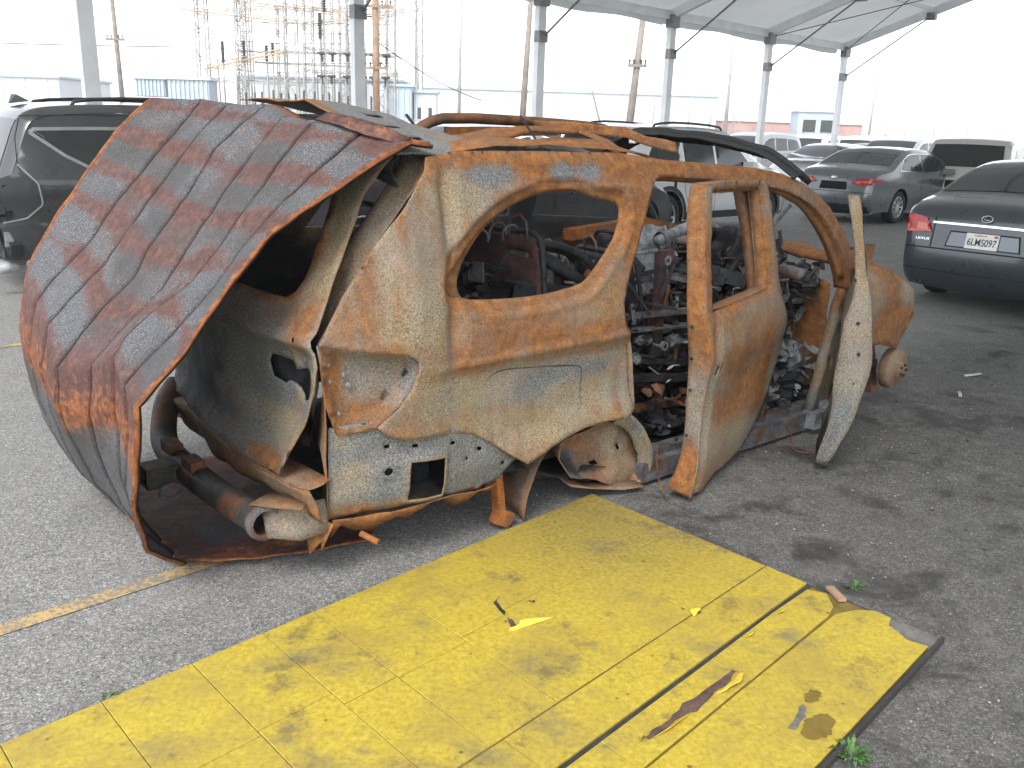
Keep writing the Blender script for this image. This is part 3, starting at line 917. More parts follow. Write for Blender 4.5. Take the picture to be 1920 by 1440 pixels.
def on_side(p, off=0.0): return (p[0], float(YS(np.array(p[0]), np.array(p[1]))) + off, p[1])
jam = smooth_open(AINNER + DREAR, 1)
strip3('door_jamb', [on_side(p, .004) for p in jam], [on_side((p[0], p[1]), .105) for p in jam], 3, 'burnt', (.85, .35, .1), cr=.002, blobs=[(.85, .5, .2, 1, (.4, .8, 0))])
strip3('roof_gutter', [on_side((x, z + .0), .03) for x, z in jam[2:len(AINNER) * 2 - 4]], [on_side((x - .02 if x > 1.2 else x, z - .022), .055) for x, z in jam[2:len(AINNER) * 2 - 4]], 2, 'burnt', (.75, .3, .3), cr=.003)

# spot welds round the window flange and the door opening
m = MB()
for poly, n_, offs in ((AINNER[6:] + DREAR, 34, -.008),):
    Q = resample(list(poly) + ([poly[0]] if poly is WIN else []), n_)
    T_ = np.gradient(Q, axis=0); T_ /= np.linalg.norm(T_, axis=1)[:, None]
    for (x, z), t_ in zip(Q, T_):
        x2, z2 = x + t_[1] * offs * (1 if poly is WIN else -1), z - t_[0] * offs * (1 if poly is WIN else -1)
        y2 = float(side_y(np.array([[x2, z2]]))[0])
        m.lathe([(0, -.0022), (.0035, -.002), (.005, .001)], 6, 'y', (x2, y2, z2))
m.build('spot_welds', 'charrust', wreck)['kind'] = 'stuff'

# lower grey quarter below the skin, with fuel-door opening and clip slots
LOWER = [(-1.546, .61), (-1.556, .239), (-1.404, .262), (-1.188, .258), (-.931, .243), (-.808, .261), (-.757, .315), (-.70, .36), (-.86, .47), (-1.0, .54), (-1.25, .56), (-1.40, .62)]
FUEL = [(-1.254, .445), (-1.097, .432), (-1.097, .268), (-1.262, .284)]
def slot(x, z, w, h, a=0.0):
    return [(x + dx * w * math.cos(a) - dz * h * math.sin(a), z + dx * w * math.sin(a) + dz * h * math.cos(a)) for dx, dz in ((-.5, -.5), (.5, -.5), (.5, .5), (-.5, .5))]
rnd = [(-1.341 + .018 * math.cos(a), .421 + .018 * math.sin(a)) for a in np.linspace(0, 2 * math.pi, 11)[:-1]]
def lower_y(V):
    x, z = V[:, 0], V[:, 1]
    y = YS(x, z) + .028 + .02 * c01((.34 - z) / .1)
    y = y - .014 * np.exp(-(poly_dist(V, FUEL) / .02) ** 4)
    y = y - .012 * c01((x + 1.42) / .03) * c01((.47 - z) / .02) * c01((-1.10 - x) / .1)
    y = y - .012 * np.exp(-((poly_dist(V, rnd)) / .012) ** 2) + .012 * np.exp(-((x + 1.07) / .012) ** 2) * c01((.46 - z) / .03)
    return y + crumple(V, .006, 7, 5)
panel('lower_quarter', LOWER, lambda V: np.c_[V[:, 0], lower_y(V), V[:, 1]], 'burnt', wreck,
      [FUEL, rnd, slot(-1.336, .514, .022, .014), slot(-1.223, .500, .022, .014), slot(-1.057, .481, .022, .014, -.1), slot(-.922, .428, .022, .014, -.3), slot(-.797, .338, .018, .018, .6), slot(-.985, .40, .012, .012)], 0.02, 0.005,
      (.0, .12, 0), [(-1.48, .40, .08, .2, (.0, .6, 0)), (-1.2, .27, .5, .035, (.6, .4, 0)), (-.95, .33, .2, .1, (.1, .1, 0)), (-1.5, .25, .1, .05, (.6, .6, 0)), (-1.3, .5, .3, .04, (.05, .05, 0))],
      ring=[(FUEL, .012, (.15, .9, 0))])
m = MB(); m.box((-1.18, .24, .36), (.30, .02, .30)); m.build('filler_pocket', 'char', wreck)

CRS = [(-.91, .69), (-.87, .735), (-.788, .744), (-.40, .697), (-.37, .69), (-.362, .66), (-.355, .504)]
Q = resample(smooth_open(CRS, 2), 40)
strip3('crease_shade_line', [(x, float(side_y(np.array([[x, z]]))[0]) - .0015, z + .003) for x, z in Q], [(x - .004, float(side_y(np.array([[x, z]]))[0]) - .0015, z - .003) for x, z in Q], 1, 'burnt', (.1, .1, .6), solid=0)  # flat dark ribbon painted for the shade of a crease
# tail lamp pocket
PK = [(-1.578, .918), (-1.409, .889), (-1.28, .872), (-1.222, .84), (-1.218, .798), (-1.245, .73), (-1.30, .664), (-1.385, .598), (-1.52, .585), (-1.56, .70)]
def pocket(V):
    x, z = V[:, 0], V[:, 1]
    d = poly_dist(V, PK)
    return np.c_[x + .03 * c01(d / .05), YS(x, z) + .012 + .05 * c01(d / .045) + crumple(V, .008, 8, 2), z]
panel('tail_lamp_pocket', PK, pocket, 'burnt', wreck, [slot(-1.273, .782, .03, .016, .9), slot(-1.349, .70, .035, .016, .9)], 0.022, 0.004, (.35, .55, 0),
      [(-1.42, .80, .12, .08, (.15, .35, 0)), (-1.42, .63, .14, .06, (1, .3, 0)), (-1.25, .75, .04, .12, (.2, .3, 0)), (-1.54, .75, .04, .2, (.9, .1, .2))])
m = MB()
rs = random.Random(8)
for x, z in ((-1.53, .84), (-1.53, .78), (-1.525, .70), (-1.50, .655), (-1.475, .80), (-1.46, .76)):
    m.lathe([(.0, -.012), (.008, -.01), (.012, 0)], 7, 'y', (x, float(YS(np.array(x), np.array(z))) + .055, z))
m.build('lamp_bolts', 'ashgrey', wreck)['kind'] = 'stuff'

# rear pillar returns
DP = [(-1.58, .921), (-1.487, 1.081), (-1.377, 1.222), (-1.282, 1.329), (-1.181, 1.433), (-1.105, 1.515), (-1.09, 1.557)]
strip3('rear_pillar_return', [on_side(p, .002) for p in DP], [(p[0] + .09, on_side(p)[1] + .10, p[1] - .01) for p in DP], 3, 'burnt', (.55, .2, .45), cr=.006)
strip3('rear_pillar_channel', [(p[0] + .09, on_side(p)[1] + .10, p[1] - .01) for p in DP], [(p[0] + .02, on_side(p)[1] + .21, p[1] - .0) for p in DP], 3, 'burnt', (.35, .45, .35), cr=.012, blobs=[(.7, .5, .3, 1, (.2, .8, 0))])
strip3('rear_pillar_inner', [(p[0] + .02, on_side(p)[1] + .21, p[1]) for p in DP], [(p[0] + .12, on_side(p)[1] + .27, p[1] - .02) for p in DP], 2, 'burnt', (.3, .1, .8), cr=.01)
RC = [(-1.565, z) for z in (.25, .38, .5, .62, .74, .85, .93)]
strip3('rear_corner_panel', [on_side(p, .01) for p in RC], [(-1.50 + .02 * math.sin(i * 2), .26 + .02 * math.cos(i * 3), p[1]) for i, p in enumerate(RC)], 4, 'burnt', (.9, .35, .05), cr=.012, blobs=[(.3, .4, .25, .5, (.35, .9, 0)), (.9, .8, .2, .5, (.4, .1, .7))])

# tailgate
def tail_x(y, z):
    return -1.68 + .7 * np.maximum(0, z - .93) + .09 * ((y - .85) / .75) ** 2
TGR = [(.225, 1.592), (.262, 1.50), (.275, 1.42), (.241, 1.30), (.189, 1.178), (.146, 1.005), (.12, .938), (.098, .848), (.116, .747), (.164, .636), (.215, .52), (.268, .412)]
TG = TGR + [(.45, .392), (.767, .40), (1.1, .42), (1.43, .44)] + [(1.72 - y, z) for y, z in TGR[::-1]]
TGWR = [(.46, 1.53), (.46, 1.46), (.41, 1.367), (.345, 1.222), (.305, 1.12), (.32, 1.075), (.359, 1.052), (.514, 1.050), (.716, 1.058)]
TGW = TGWR + [(1.72 - y, z) for y, z in TGWR[::-1]]
PLT = [(.428, .833), (.456, .80), (.452, .776), (.429, .744), (.343, .734), (.315, .752), (.277, .752), (.245, .74), (.21, .696), (.151, .719), (.145, .78), (.160, .818), (.197, .824), (.235, .812), (.258, .806), (.275, .83), (.294, .836)]
def tg_fn(V):
    y, z = V[:, 0], V[:, 1]
    x = tail_x(y, z) + .045 * c01((.92 - z) / .05) * c01(poly_dist(V, TG) / .09)
    x = x - .018 * np.exp(-((z - .93) / .02) ** 2)
    x = x + .03 * np.exp(-(((y - .62) / .25) ** 2 + ((z - .7) / .15) ** 2))
    x = x - .015 * np.exp(-(poly_dist(V, TGW) / .02) ** 2)
    x = x - .05 * c01((.62 - z) / .2) * c01((.6 - y) / .4)
    return np.c_[x + crumple(V, .012, 5, 9), y, z]
panel('tailgate', TG, tg_fn, 'burnt', wreck, [TGW, PLT, slot(.20, .93, .014, .014), slot(.30, .87, .01, .01)], 0.026, 0.006, (.2, .3, 0),
      [(.25, 1.32, .16, .4, (.15, 1.0, 0)), (.16, 1.15, .03, .3, (.8, .4, 0)), (.33, 1.15, .03, .12, (.9, .3, 0)), (.30, 1.0, .22, .06, (.45, .35, 0)), (.20, .97, .07, .1, (.8, .6, 0)), (.55, .75, .4, .17, (-.1, .05, .15)), (.30, .55, .13, .09, (.15, 1, 0)), (.55, .56, .25, .08, (-.05, .75, 0)), (.35, .43, .3, .04, (1, .3, 0)), (.8, .5, .3, .1, (.3, .2, .4)), (1.2, .8, .4, .6, (.2, .0, .8))],
      ring=[(TGW, .018, (.9, .2, 0)), (TGR, .012, (.4, .9, 0))])
panel('tailgate_inner', [(.3, .48), (.25, .65), (.22, .9), (.3, 1.02), (1.4, 1.02), (1.48, .7), (1.4, .48)], lambda V: np.c_[tail_x(V[:, 0], V[:, 1]) + .10 + crumple(V, .02, 5, 4), V[:, 0], V[:, 1]], 'char', wreck, res=.08)
# rear sill, torn flanges
SA = [(-1.60 - .03 * math.sin(t * 3.1), .06 + 1.55 * t, .27 + .02 * math.sin(t * 9)) for t in np.linspace(0, 1, 22)]
SB = [(-1.64 - .05 * math.sin(t * 3.1), .09 + 1.5 * t, .40 - .02 * math.sin(t * 7)) for t in np.linspace(0, 1, 22)]
strip3('rear_sill', SA, SB, 5, 'burnt', (.75, .35, .1), cr=.02, blobs=[(.2, .6, .15, .5, (.3, .95, 0)), (.7, .5, .3, .8, (.6, .1, .5))])
strip3('sill_lip', SB, [(x + .10, y, z + .03) for x, y, z in SB], 2, 'burnt', (.6, .4, .3), cr=.02)
strip3('rear_skirt', [(-1.56, .08 + .03 * i, .25) for i in range(12)], [(-1.60 + .02 * math.sin(i * 1.9), .10 + .028 * i, .155 + .035 * math.sin(i * 2.3)) for i in range(12)], 2, 'burnt', (1, .3, 0), cr=.012)
strip3('under_flange', [on_side((-1.54 + .055 * i, .25), .03) for i in range(14)], [(-1.55 + .055 * i, .12 + .03 * math.sin(i), .19 + .025 * math.sin(i * 1.7)) for i in range(14)], 2, 'burnt', (1, .2, .1), cr=.012)
m = MB(); m.tube([(-1.46, .05, .20), (-1.42, -.01, .175)], .012, 8); m.build('bolt', 'orange_rust', wreck)
# hanging strut under the arch
m = MB(); m.bar((-.76, .12, .25), (-.74, .11, .05), .05, .035); m.box((-.735, .10, .05), (.09, .05, .07), Matrix.Rotation(.5, 3, 'Y'))
m.bar((-.80, .12, .27), (-.90, .10, .23), .05, .02)
m.build('hanging_strut', 'orange_rust', wreck)

# bumper beam and hitch
m = MB()
bp = smooth_open([(-1.60, 1.52, .44), (-1.68, 1.46, .38), (-1.76, 1.30, .27), (-1.79, 1.1, .25), (-1.79, .75, .25), (-1.78, .5, .25), (-1.76, .21, .262)], 2)
m.tube(bp, .058, 14, caps=False)
m.tube(bp, .048, 14, caps=False)
n = len(bp) * 14
for k in range(14): m.f.append((len(m.v) - 14 + k, len(m.v) - 14 + (k + 1) % 14, n - 14 + (k + 1) % 14, n - 14 + k))
m.build('bumper_beam', 'beam', wreck, True)
m = MB(); m.lathe([(.05, .0), (.066, .0), (.07, .02), (.066, .045), (.058, .05)], 18, 'y', (-1.76, .2, .262)); m.build('beam_collar', 'chargrey', wreck, True)
m = MB()
for (cz, sz) in (((0, .04), (.10, .012)), ((0, -.04), (.10, .012)), ((.044, 0), (.012, .07)), ((-.044, 0), (.012, .07))):
    m.box((-1.90, .93 + cz[0], .25 + cz[1]), (.13, sz[0], sz[1]))
m.box((-1.84, .93, .25), (.02, .09, .08))
m.build('hitch_receiver', 'beam', wreck)
m = MB(); m.tube([(-1.88 + .045 * math.cos(a), .86, .19 + .03 * math.sin(a)) for a in np.linspace(0, 2 * math.pi, 17)], .009, 6); m.build('chain_loop', 'chargrey', wreck)
for yy in (.80, 1.05):
    m = MB(); m.box((-1.80, yy, .27), (.06, .11, .13)); m.build('hitch_bracket', 'charrust', wreck)
strip3('beam_tab', [(-1.80, .25, .33), (-1.74, .14, .34), (-1.68, .06, .35)], [(-1.68, .33, .325), (-1.64, .24, .33), (-1.62, .15, .33)], 2, 'burnt', (.6, .7, 0), cr=.01)
strip3('beam_mount', [(-1.76, .20, .21), (-1.66, .14, .20), (-1.56, .10, .22)], [(-1.76, .24, .31), (-1.66, .18, .32), (-1.56, .14, .33)], 3, 'burnt', (.2, .6, 0), cr=.012)

# wheel house
m = MB()
v, f = [], []
NA, NY = 22, 6
for i in range(NA + 1):
    a = math.pi * (-.06 + 1.08 * i / NA)
    for j in range(NY + 1):
        rr = .40 - .01 * j
        v.append((-.27 + rr * math.cos(a) * (1.08 if math.cos(a) > 0 else .9), .07 + .30 * j / NY, .03 + rr * math.sin(a)))
for i in range(NA):
    for j in range(NY):
        a = i * (NY + 1) + j
        f.append((a, a + 1, a + NY + 2, a + NY + 1))
v = np.array(v); v += np.c_[crumple(v, .018, 7, 1), crumple(v, .01, 7, 2), crumple(v, .018, 7, 3)]; v[:, 2] = np.maximum(v[:, 2], .022)
uv = np.array([(i / NA, j / NY) for i in range(NA + 1) for j in range(NY + 1)])
mesh_obj('wheel_house', v, f, 'burnt', wreck, True, .004, wear=wear_from(uv, (.7, .5, .05), [(.2, .4, .2, .5, (.35, .7, .1)), (.75, .5, .2, .8, (.5, .1, .6)), (.45, .2, .1, .3, (1, .1, 0))]))
WH = [(-.27 + .36 * math.cos(a), .03 + .36 * math.sin(a)) for a in np.linspace(0, math.pi, 20)]
panel('wheel_house_back', WH, lambda V: np.c_[V[:, 0], .36 + crumple(V, .03, 6, 4), V[:, 1]], 'burnt', wreck, [slot(-.2, .2, .05, .05, .4), slot(-.38, .15, .03, .03)], .04, .004, (.75, .3, .2), [(-.15, .25, .1, .1, (.4, .8, 0)), (-.45, .12, .2, .15, (.3, .1, .8))])
LINER = [(-.417, .248), (-.403, .318), (-.33, .345), (-.247, .36), (-.16, .37), (-.072, .36), (.01, .31), (.075, .235), (.13, .15), (.161, .08), (.121, .026), (-.027, .026), (-.11, .06), (-.175, .095), (-.346, .148)]
LIPO = [(-.131, .446), (-.07, .425), (-.019, .391), (.03, .345), (.066, .295), (.10, .24), (.124, .184), (.145, .12), (.147, .073), (.12, .04), (.075, .026), (-.039, .03)]
LIPI = [(-.125, .372), (-.06, .345), (-.01, .304), (.02, .27), (.041, .229), (.07, .18), (.086, .131), (.09, .09), (.083, .055), (.05, .035), (.013, .03), (-.062, .032)]
LIPA_ = [on_side((-.035 + .0, .435), .0), on_side((.03, .405), -.005), on_side((.09, .35), -.01), on_side((.13, .27), -.01), on_side((.14, .19), 0), on_side((.12, .10), .0), on_side((.06, .03), .0)]
LIPB_ = [on_side((-.10, .405), .05), on_side((-.05, .37), .06), on_side((.01, .31), .06), on_side((.05, .24), .06), on_side((.06, .17), .06), on_side((.04, .10), .06), on_side((-.02, .035), .05)]
LIPA = [on_side(p, 0) for p in LIPO]; LIPB = [on_side(p, .05) for p in LIPI]
panel('arch_liner', LINER, lambda V: np.c_[V[:, 0], .10 + .10 * c01(poly_dist(V, LINER) / .05) * c01((-.05 - V[:, 0]) / .1) + crumple(V, .03, 7, 4), V[:, 1]], 'burnt', wreck, [slot(-.02, .22, .016, .03, .4), slot(-.22, .30, .02, .02), slot(-.12, .14, .025, .02, .5)], .025, .004, (.55, .55, .05), [(-.25, .28, .08, .08, (.9, .2, .1)), (-.05, .25, .06, .1, (.15, .8, 0)), (.02, .1, .08, .06, (.3, .9, 0)), (-.3, .18, .08, .08, (.2, .2, .7))])
strip3('arch_lip', LIPA, LIPB, 4, 'burnt', (.15, .85, 0), cr=.008, blobs=[(.8, .8, .2, .5, (.7, .5, 0)), (.2, .3, .15, .5, (.0, .3, 0))])
strip3('arch_foot', [(.06, .0, .03), (-.05, .03, .028), (-.2, .08, .05), (-.33, .1, .10)], [(.08, .12, .035), (-.03, .14, .03), (-.2, .2, .05), (-.33, .22, .12)], 3, 'burnt', (.5, .7, 0), cr=.012)

# rocker, hinge pillar, centre pillar
m = MB(); m.box((.88, .10, .075), (1.58, .12, .10)); m.box((.88, .12, .14), (1.58, .07, .04)); m.build('rocker', 'chargrey', wreck)
HP = [(1.836, .828), (1.70, .84), (1.645, .62), (1.59, .40), (1.53, .20), (1.50, .08), (1.60, .04), (1.70, .12), (1.76, .35), (1.80, .6)]
panel('hinge_pillar', HP, lambda V: np.c_[V[:, 0], .03 + crumple(V, .012, 6, 6), V[:, 1]], 'burnt', wreck, [slot(1.72, .62, .03, .03), slot(1.66, .42, .03, .04)], .035, .05, (.25, .7, .1), [(1.55, .15, .1, .12, (.4, .2, .6)), (1.7, .8, .1, .1, (.7, .4, 0))])
m = MB(); m.box((1.55, .02, .09), (.12, .08, .10)); m.box((1.63, .0, .16), (.07, .06, .05)); m.build('door_hinge', 'ashgrey', wreck)
CP = [(.83, 1.44), (.97, 1.425), (1.00, 1.15), (1.02, .9), (1.06, .6), (1.12, .3), (1.14, .1), (.92, .1), (.92, .4), (.90, .7), (.885, .9), (.86, 1.2)]
panel('centre_pillar', CP, lambda V: np.c_[V[:, 0], YS(V[:, 0], V[:, 1]) + .06 + crumple(V, .008, 6, 7), V[:, 1]], 'burnt', wreck, [slot(.95, .75, .05, .08), slot(1.0, .4, .06, .1)], .04, .05, (.7, .35, .2), [(1.0, .4, .2, .4, (.3, .1, .8))])

# ------------------------------------------------------------------ rear door, swung ajar
def door_fn(hx, hy, ang, off=0.0, cr=.008, seed=1, extra=None):
    a = rad(ang)
    D = np.array([-math.cos(a), -math.sin(a), 0]); N = np.array([-math.sin(a), math.cos(a), 0])
    def fn(V):
        s, z = V[:, 0], V[:, 1]
        o = off + .17 * c01((z - .85) / .73) ** 1.4 + .05 * c01((.35 - z) / .3) ** 2 + crumple(V, cr, 5, seed)
        if extra is not None: o = o + extra(V)
        return np.array([hx, hy, 0])[None, :] + s[:, None] * D + o[:, None] * N + np.c_[0 * s, 0 * s, z]
    return fn
RDO = [(.80, 1.457), (.45, 1.462), (.13, 1.455), (.105, 1.43), (.115, 1.16), (.10, .90), (.04, .82), (-.03, .74), (-.045, .58), (-.02, .44), (.03, .32), (.13, .19), (.27, .10), (.45, .05), (.66, .03), (.93, .025), (.97, .03), (.945, .12), (.93, .25), (.935, .404), (.955, .639), (.985, .80), (1.01, .93), (.985, 1.05), (.95, 1.2), (.90, 1.33), (.85, 1.42)]
RDW = [(.745, 1.41), (.73, 1.418), (.20, 1.415), (.185, 1.40), (.21, 1.17), (.205, .935), (.225, .925), (.89, .905), (.905, .93), (.86, 1.15), (.80, 1.30)]
def rd_extra(V):
    s, z = V[:, 0], V[:, 1]
    e = -.035 * np.exp(-((z - .72) / .14) ** 2) * c01((s + .1) / .2) + .025 * np.exp(-(poly_dist(V, RDW) / .02) ** 2)
    e = e + .05 * c01((.75 - z) / .5) * c01((.35 - s) / .4)
    e = e - .045 * c01((.3 - z) / .3) * c01((s - .6) / .3)
    e = e + .02 * np.exp(-((s - .90) / .03) ** 2) * c01((.9 - z) / .1)
    return e + .02 * np.exp(-(((s - .5) / .16) ** 2 + ((z - .52) / .15) ** 2))
rdoor = empty('rear_door', (0, 0, 0)); rdoor.parent = wreck
H1 = (1.08, 0.0, 14)
rd_bl = [(.5, 1.44, .6, .05, (.4, .55, .1)), (.15, 1.2, .07, .3, (.4, .6, .1)), (.55, .80, .45, .10, (.55, .75, 0)), (.85, .6, .12, .25, (.4, .6, 0)), (.50, .58, .13, .17, (.8, .1, .2)), (.30, .72, .08, .06, (.8, .1, .2)), (.62, .42, .26, .10, (1, .3, 0)), (.25, .45, .14, .22, (.95, .5, 0)), (.02, .55, .09, .25, (.1, .9, 0)), (.30, .18, .3, .1, (.05, .65, 0)), (.75, .22, .2, .14, (.25, .95, 0)), (.93, 1.1, .05, .3, (1, .1, 0)), (.88, .4, .05, .15, (.2, .9, 0)), (.7, .65, .1, .1, (.9, .6, 0))]
panel('door_skin', RDO, door_fn(*H1, 0, .004, 2, rd_extra), 'burnt', rdoor, [RDW, slot(.868, .635, .012, .045, .1), slot(.838, .637, .012, .045, .1)], .024, .006, (.45, .65, 0), rd_bl, ring=[(RDW, .03, (.85, .25, .05))], solid_off=1)
RDI = [(s * .985 + .01, max(.06, z - .005)) for s, z in RDO]
RDWI = [(.78, 1.405), (.20, 1.40), (.225, 1.17), (.225, .93), (.92, .91), (.90, 1.15)]
panel('inner_panel', RDI, door_fn(*H1, .08, .005, 5), 'burnt', rdoor, [RDWI, slot(.5, .6, .3, .25), slot(.6, .3, .2, .12)], .05, .004, (.5, .2, .5))
te = smooth_open(RDO[15:] + [RDO[0]], 1)
f0, f1 = door_fn(*H1, .0, .002, 2, rd_extra), door_fn(*H1, .085, .005, 5)
strip3('shut_face', [tuple(p) for p in f0(np.array(te))], [tuple(p) for p in f1(np.array([(s + .005, max(.05, z)) for s, z in te]))], 5, 'burnt', (.85, .5, 0), rdoor, cr=.0025, blobs=[(.35, .5, .10, .8, (.1, .55, 0)), (.22, .5, .08, .5, (1, .2, 0)), (.75, .3, .25, .4, (1, .2, 0))])
fe = smooth_open(RDO[:15], 1)
strip3('hinge_face', [tuple(p) for p in f0(np.array(fe))], [tuple(p) for p in f1(np.array(fe) * [1, 1])], 3, 'burnt', (.6, .3, .2), rdoor, cr=.004)
wf_ = smooth_open(RDW + [RDW[0]], 1)
strip3('window_channel', [tuple(p) for p in f0(np.array(wf_))], [tuple(p) for p in f1(np.array(wf_))], 2, 'burnt', (.75, .25, .25), rdoor, cr=.003)
m = MB()
for k, (s, z) in enumerate(((.97, 1.0), (1.0, .85), (.975, .7), (.96, .55), (.955, .33))):
    p = door_fn(*H1, .06, 0, 2)(np.array([(s + .012, z)]))[0]
    m.lathe([(0, -.003), (.008, -.003), (.008, .004), (0, .004)], 8, 'x', tuple(p))
m.build('bolt_heads', 'char', rdoor)['kind'] = 'stuff'

# ------------------------------------------------------------------ front door, swung wide and seen along its edge
fdoor = empty('front_door', (0, 0, 0)); fdoor.parent = wreck
H2 = (1.86, .02, 29.6)
FDO = [(.02, .88), (.25, 1.10), (.48, 1.30), (.60, 1.385), (.70, 1.40), (.76, 1.37), (.80, 1.2), (.84, 1.0), (.88, .9), (.92, .75), (.94, .55), (.94, .35), (.95, .18), (.94, .05), (.82, .03), (.5, .08), (.2, .12), (.02, .25), (-.02, .5)]
FDW = [(.16, .97), (.36, 1.14), (.54, 1.29), (.66, 1.34), (.71, 1.30), (.74, 1.15), (.77, .98), (.74, .95)]
def fd_extra(V):
    s, z = V[:, 0], V[:, 1]
    return -.05 * np.exp(-((z - .6) / .25) ** 2) * c01((s + .1) / .3) + .04 * c01((.4 - z) / .4)
def fd_in(V): return .055 * c01((1.0 - V[:, 1]) / .2)
panel('door_skin', FDO, door_fn(*H2, -.03, .012, 12, fd_extra), 'burnt', fdoor, [FDW], .03, .005, (.1, .5, 0), [(.8, .2, .3, .15, (0, .2, 0)), (.7, 1.2, .1, .2, (.3, .8, 0))], solid_off=1)
panel('inner_panel', FDO, door_fn(*H2, .02, .012, 15, fd_in), 'burnt', fdoor, [FDW, slot(.5, .6, .35, .3)], .05, .004, (.3, .5, .35), [(.8, .15, .2, .15, (0, 0, 1))])
g0, g1 = door_fn(*H2, -.03, .012, 12, fd_extra), door_fn(*H2, .02, .012, 15, fd_in)
te = smooth_open(FDO[3:15], 1)
strip3('shut_face', [tuple(p) for p in g0(np.array(te))], [tuple(p) for p in g1(np.array(te))], 4, 'burnt', (.15, .6, 0), fdoor, cr=.006, blobs=[(.8, .6, .12, .5, (0, .1, .4)), (.95, .3, .1, .4, (.0, .5, .0)), (.3, .4, .2, .4, (.35, .9, 0))])
m = MB()
for k, (s, z) in enumerate(((.775, 1.3), (.81, 1.15), (.845, 1.0), (.91, .8), (.93, .65), (.93, .5), (.90, .36))):
    p = door_fn(*H2, .03, 0, 2, fd_extra)(np.array([(s + .01, z)]))[0]
    m.lathe([(0, -.006), (.008, -.006), (.008, .004), (0, .004)], 8, 'x', tuple(p))
m.build('bolt_heads', 'char', fdoor)['kind'] = 'stuff'

# ------------------------------------------------------------------ nose: fender, bonnet, hub
FE = [(1.86, .98), (2.05, .965), (2.28, .90), (2.47, .78), (2.52, .62), (2.45, .47), (2.36, .40), (2.24, .44), (2.12, .47), (2.0, .45), (1.88, .35), (1.82, .2), (1.84, .6)]
panel('front_fender', FE, lambda V: np.c_[V[:, 0], .01 + .16 * c01((V[:, 1] - .75) / .25) ** 2 - .03 * np.exp(-((V[:, 0] - 2.2) / .2) ** 2) + crumple(V, .02, 4, 8), V[:, 1]], 'burnt', wreck, [], .04, .006, (.85, .35, 0), [(2.4, .75, .12, .12, (.15, .95, 0)), (2.3, .5, .2, .2, (1, .3, 0)), (2.0, .8, .1, .2, (.5, .8, 0))])
strip3('fender_nose', [(2.47, .02, .80), (2.53, .02, .70), (2.51, .02, .58), (2.44, .03, .45)], [(2.62, .35, .78), (2.66, .4, .68), (2.62, .4, .56), (2.52, .35, .45)], 4, 'burnt', (.55, .7, 0), cr=.02)
def hood(V):
    x, y = V[:, 0], V[:, 1]
    return np.c_[x, y, 1.0 - .10 * c01((x - 1.9) / .8) ** 1.5 - .05 * ((y - .8) / .7) ** 2 + crumple(V, .05, 3, 9)]
panel('bonnet', [(1.88, .15), (2.3, .16), (2.62, .4), (2.7, .8), (2.62, 1.3), (2.3, 1.46), (1.95, 1.46), (1.80, 1.2), (1.78, .8), (1.82, .4)], hood, 'burnt', wreck, [], .05, .006, (1.0, .1, 0), [(2.2, 1.2, .3, .2, (.7, .1, .4))])
m = MB(); m.tube([(1.85, .12, .96), (1.80, .5, 1.0), (1.79, .9, 1.03), (1.84, 1.45, 1.02)], .022, 8); m.build('cowl_beam', 'orange_rust', wreck, True)
m = MB(); m.bar((2.25, 1.48, .96), (1.55, 1.50, 1.08), .10, .08); m.bar((1.55, 1.50, 1.08), (.9, 1.52, 1.03), .10, .07); m.build('far_door_beam', 'orange_rust', wreck)
m = MB(); m.bar((2.62, .45, .86), (2.74, .5, .98), .12, .02); m.build('torn_bracket', 'charrust', wreck)
hub = MB()
hub.lathe([(0, -.05), (.05, -.05), (.055, -.02), (.12, -.015), (.13, 0), (.13, .05), (.11, .06), (0, .06)], 20, 'y', (2.40, .0, .27))
hub.build('wheel_hub', 'burnt', wreck, True, wear=(.45, .7, .05))
m = MB()
for a in range(5): m.lathe([(0, -.06), (.009, -.06), (.009, -.04)], 6, 'y', (2.40 + .035 * math.cos(a * 1.257), .0, .27 + .035 * math.sin(a * 1.257)))
m.build('wheel_studs', 'char', wreck)['kind'] = 'stuff'
m = MB(); m.tube([(2.38, .12, .27), (2.3, .45, .25), (2.2, .8, .25)], .04, 8); m.bar((2.36, .12, .1), (2.33, .2, .55), .05, .08); m.build('suspension_arm', 'charrust', wreck)
m = MB(); m.tube([(2.0, .9, .98), (2.06, .78, 1.12), (2.1, .7, 1.25)], .012, 6); m.tube([(1.9, .6, 1.0), (1.78, .55, 1.12)], .012, 6); m.build('wiper_arm', 'chargrey', wreck)

# ------------------------------------------------------------------ roof remains
HX = smooth_open([(1.25, .12, 1.475), (1.22, .26, 1.57), (1.2, .48, 1.63), (1.2, .75, 1.66), (1.2, 1.05, 1.675), (1.2, 1.32, 1.66), (1.18, 1.48, 1.56)], 2)
strip3('windscreen_header', HX, [(x + .10, y, z - .055) for x, y, z in HX], 3, 'burnt', (.1, .0, 1), cr=.012, solid=.03)
strip3('header_flange', [(x - .05, y, z - .02) for x, y, z in HX], HX, 2, 'burnt', (.15, .2, .85), cr=.012, solid=.01)
m = MB(); m.tube(smooth_open([(1.18, 1.48, 1.56), (1.45, 1.5, 1.38), (1.7, 1.5, 1.1), (1.82, 1.5, .9)], 1), .035, 8); m.build('far_windscreen_pillar', 'char', wreck, True)
RH0 = [(-1.20, y, 1.60 + .16 * math.sin(min(1, (y - .18) / .8) * 1.57)) for y in np.linspace(.20, 1.45, 16)]
RH1 = [(-.62 + .10 * (y - .2), y, 1.565 + .015 * math.sin(y * 5)) for y in np.linspace(.20, 1.45, 16)]
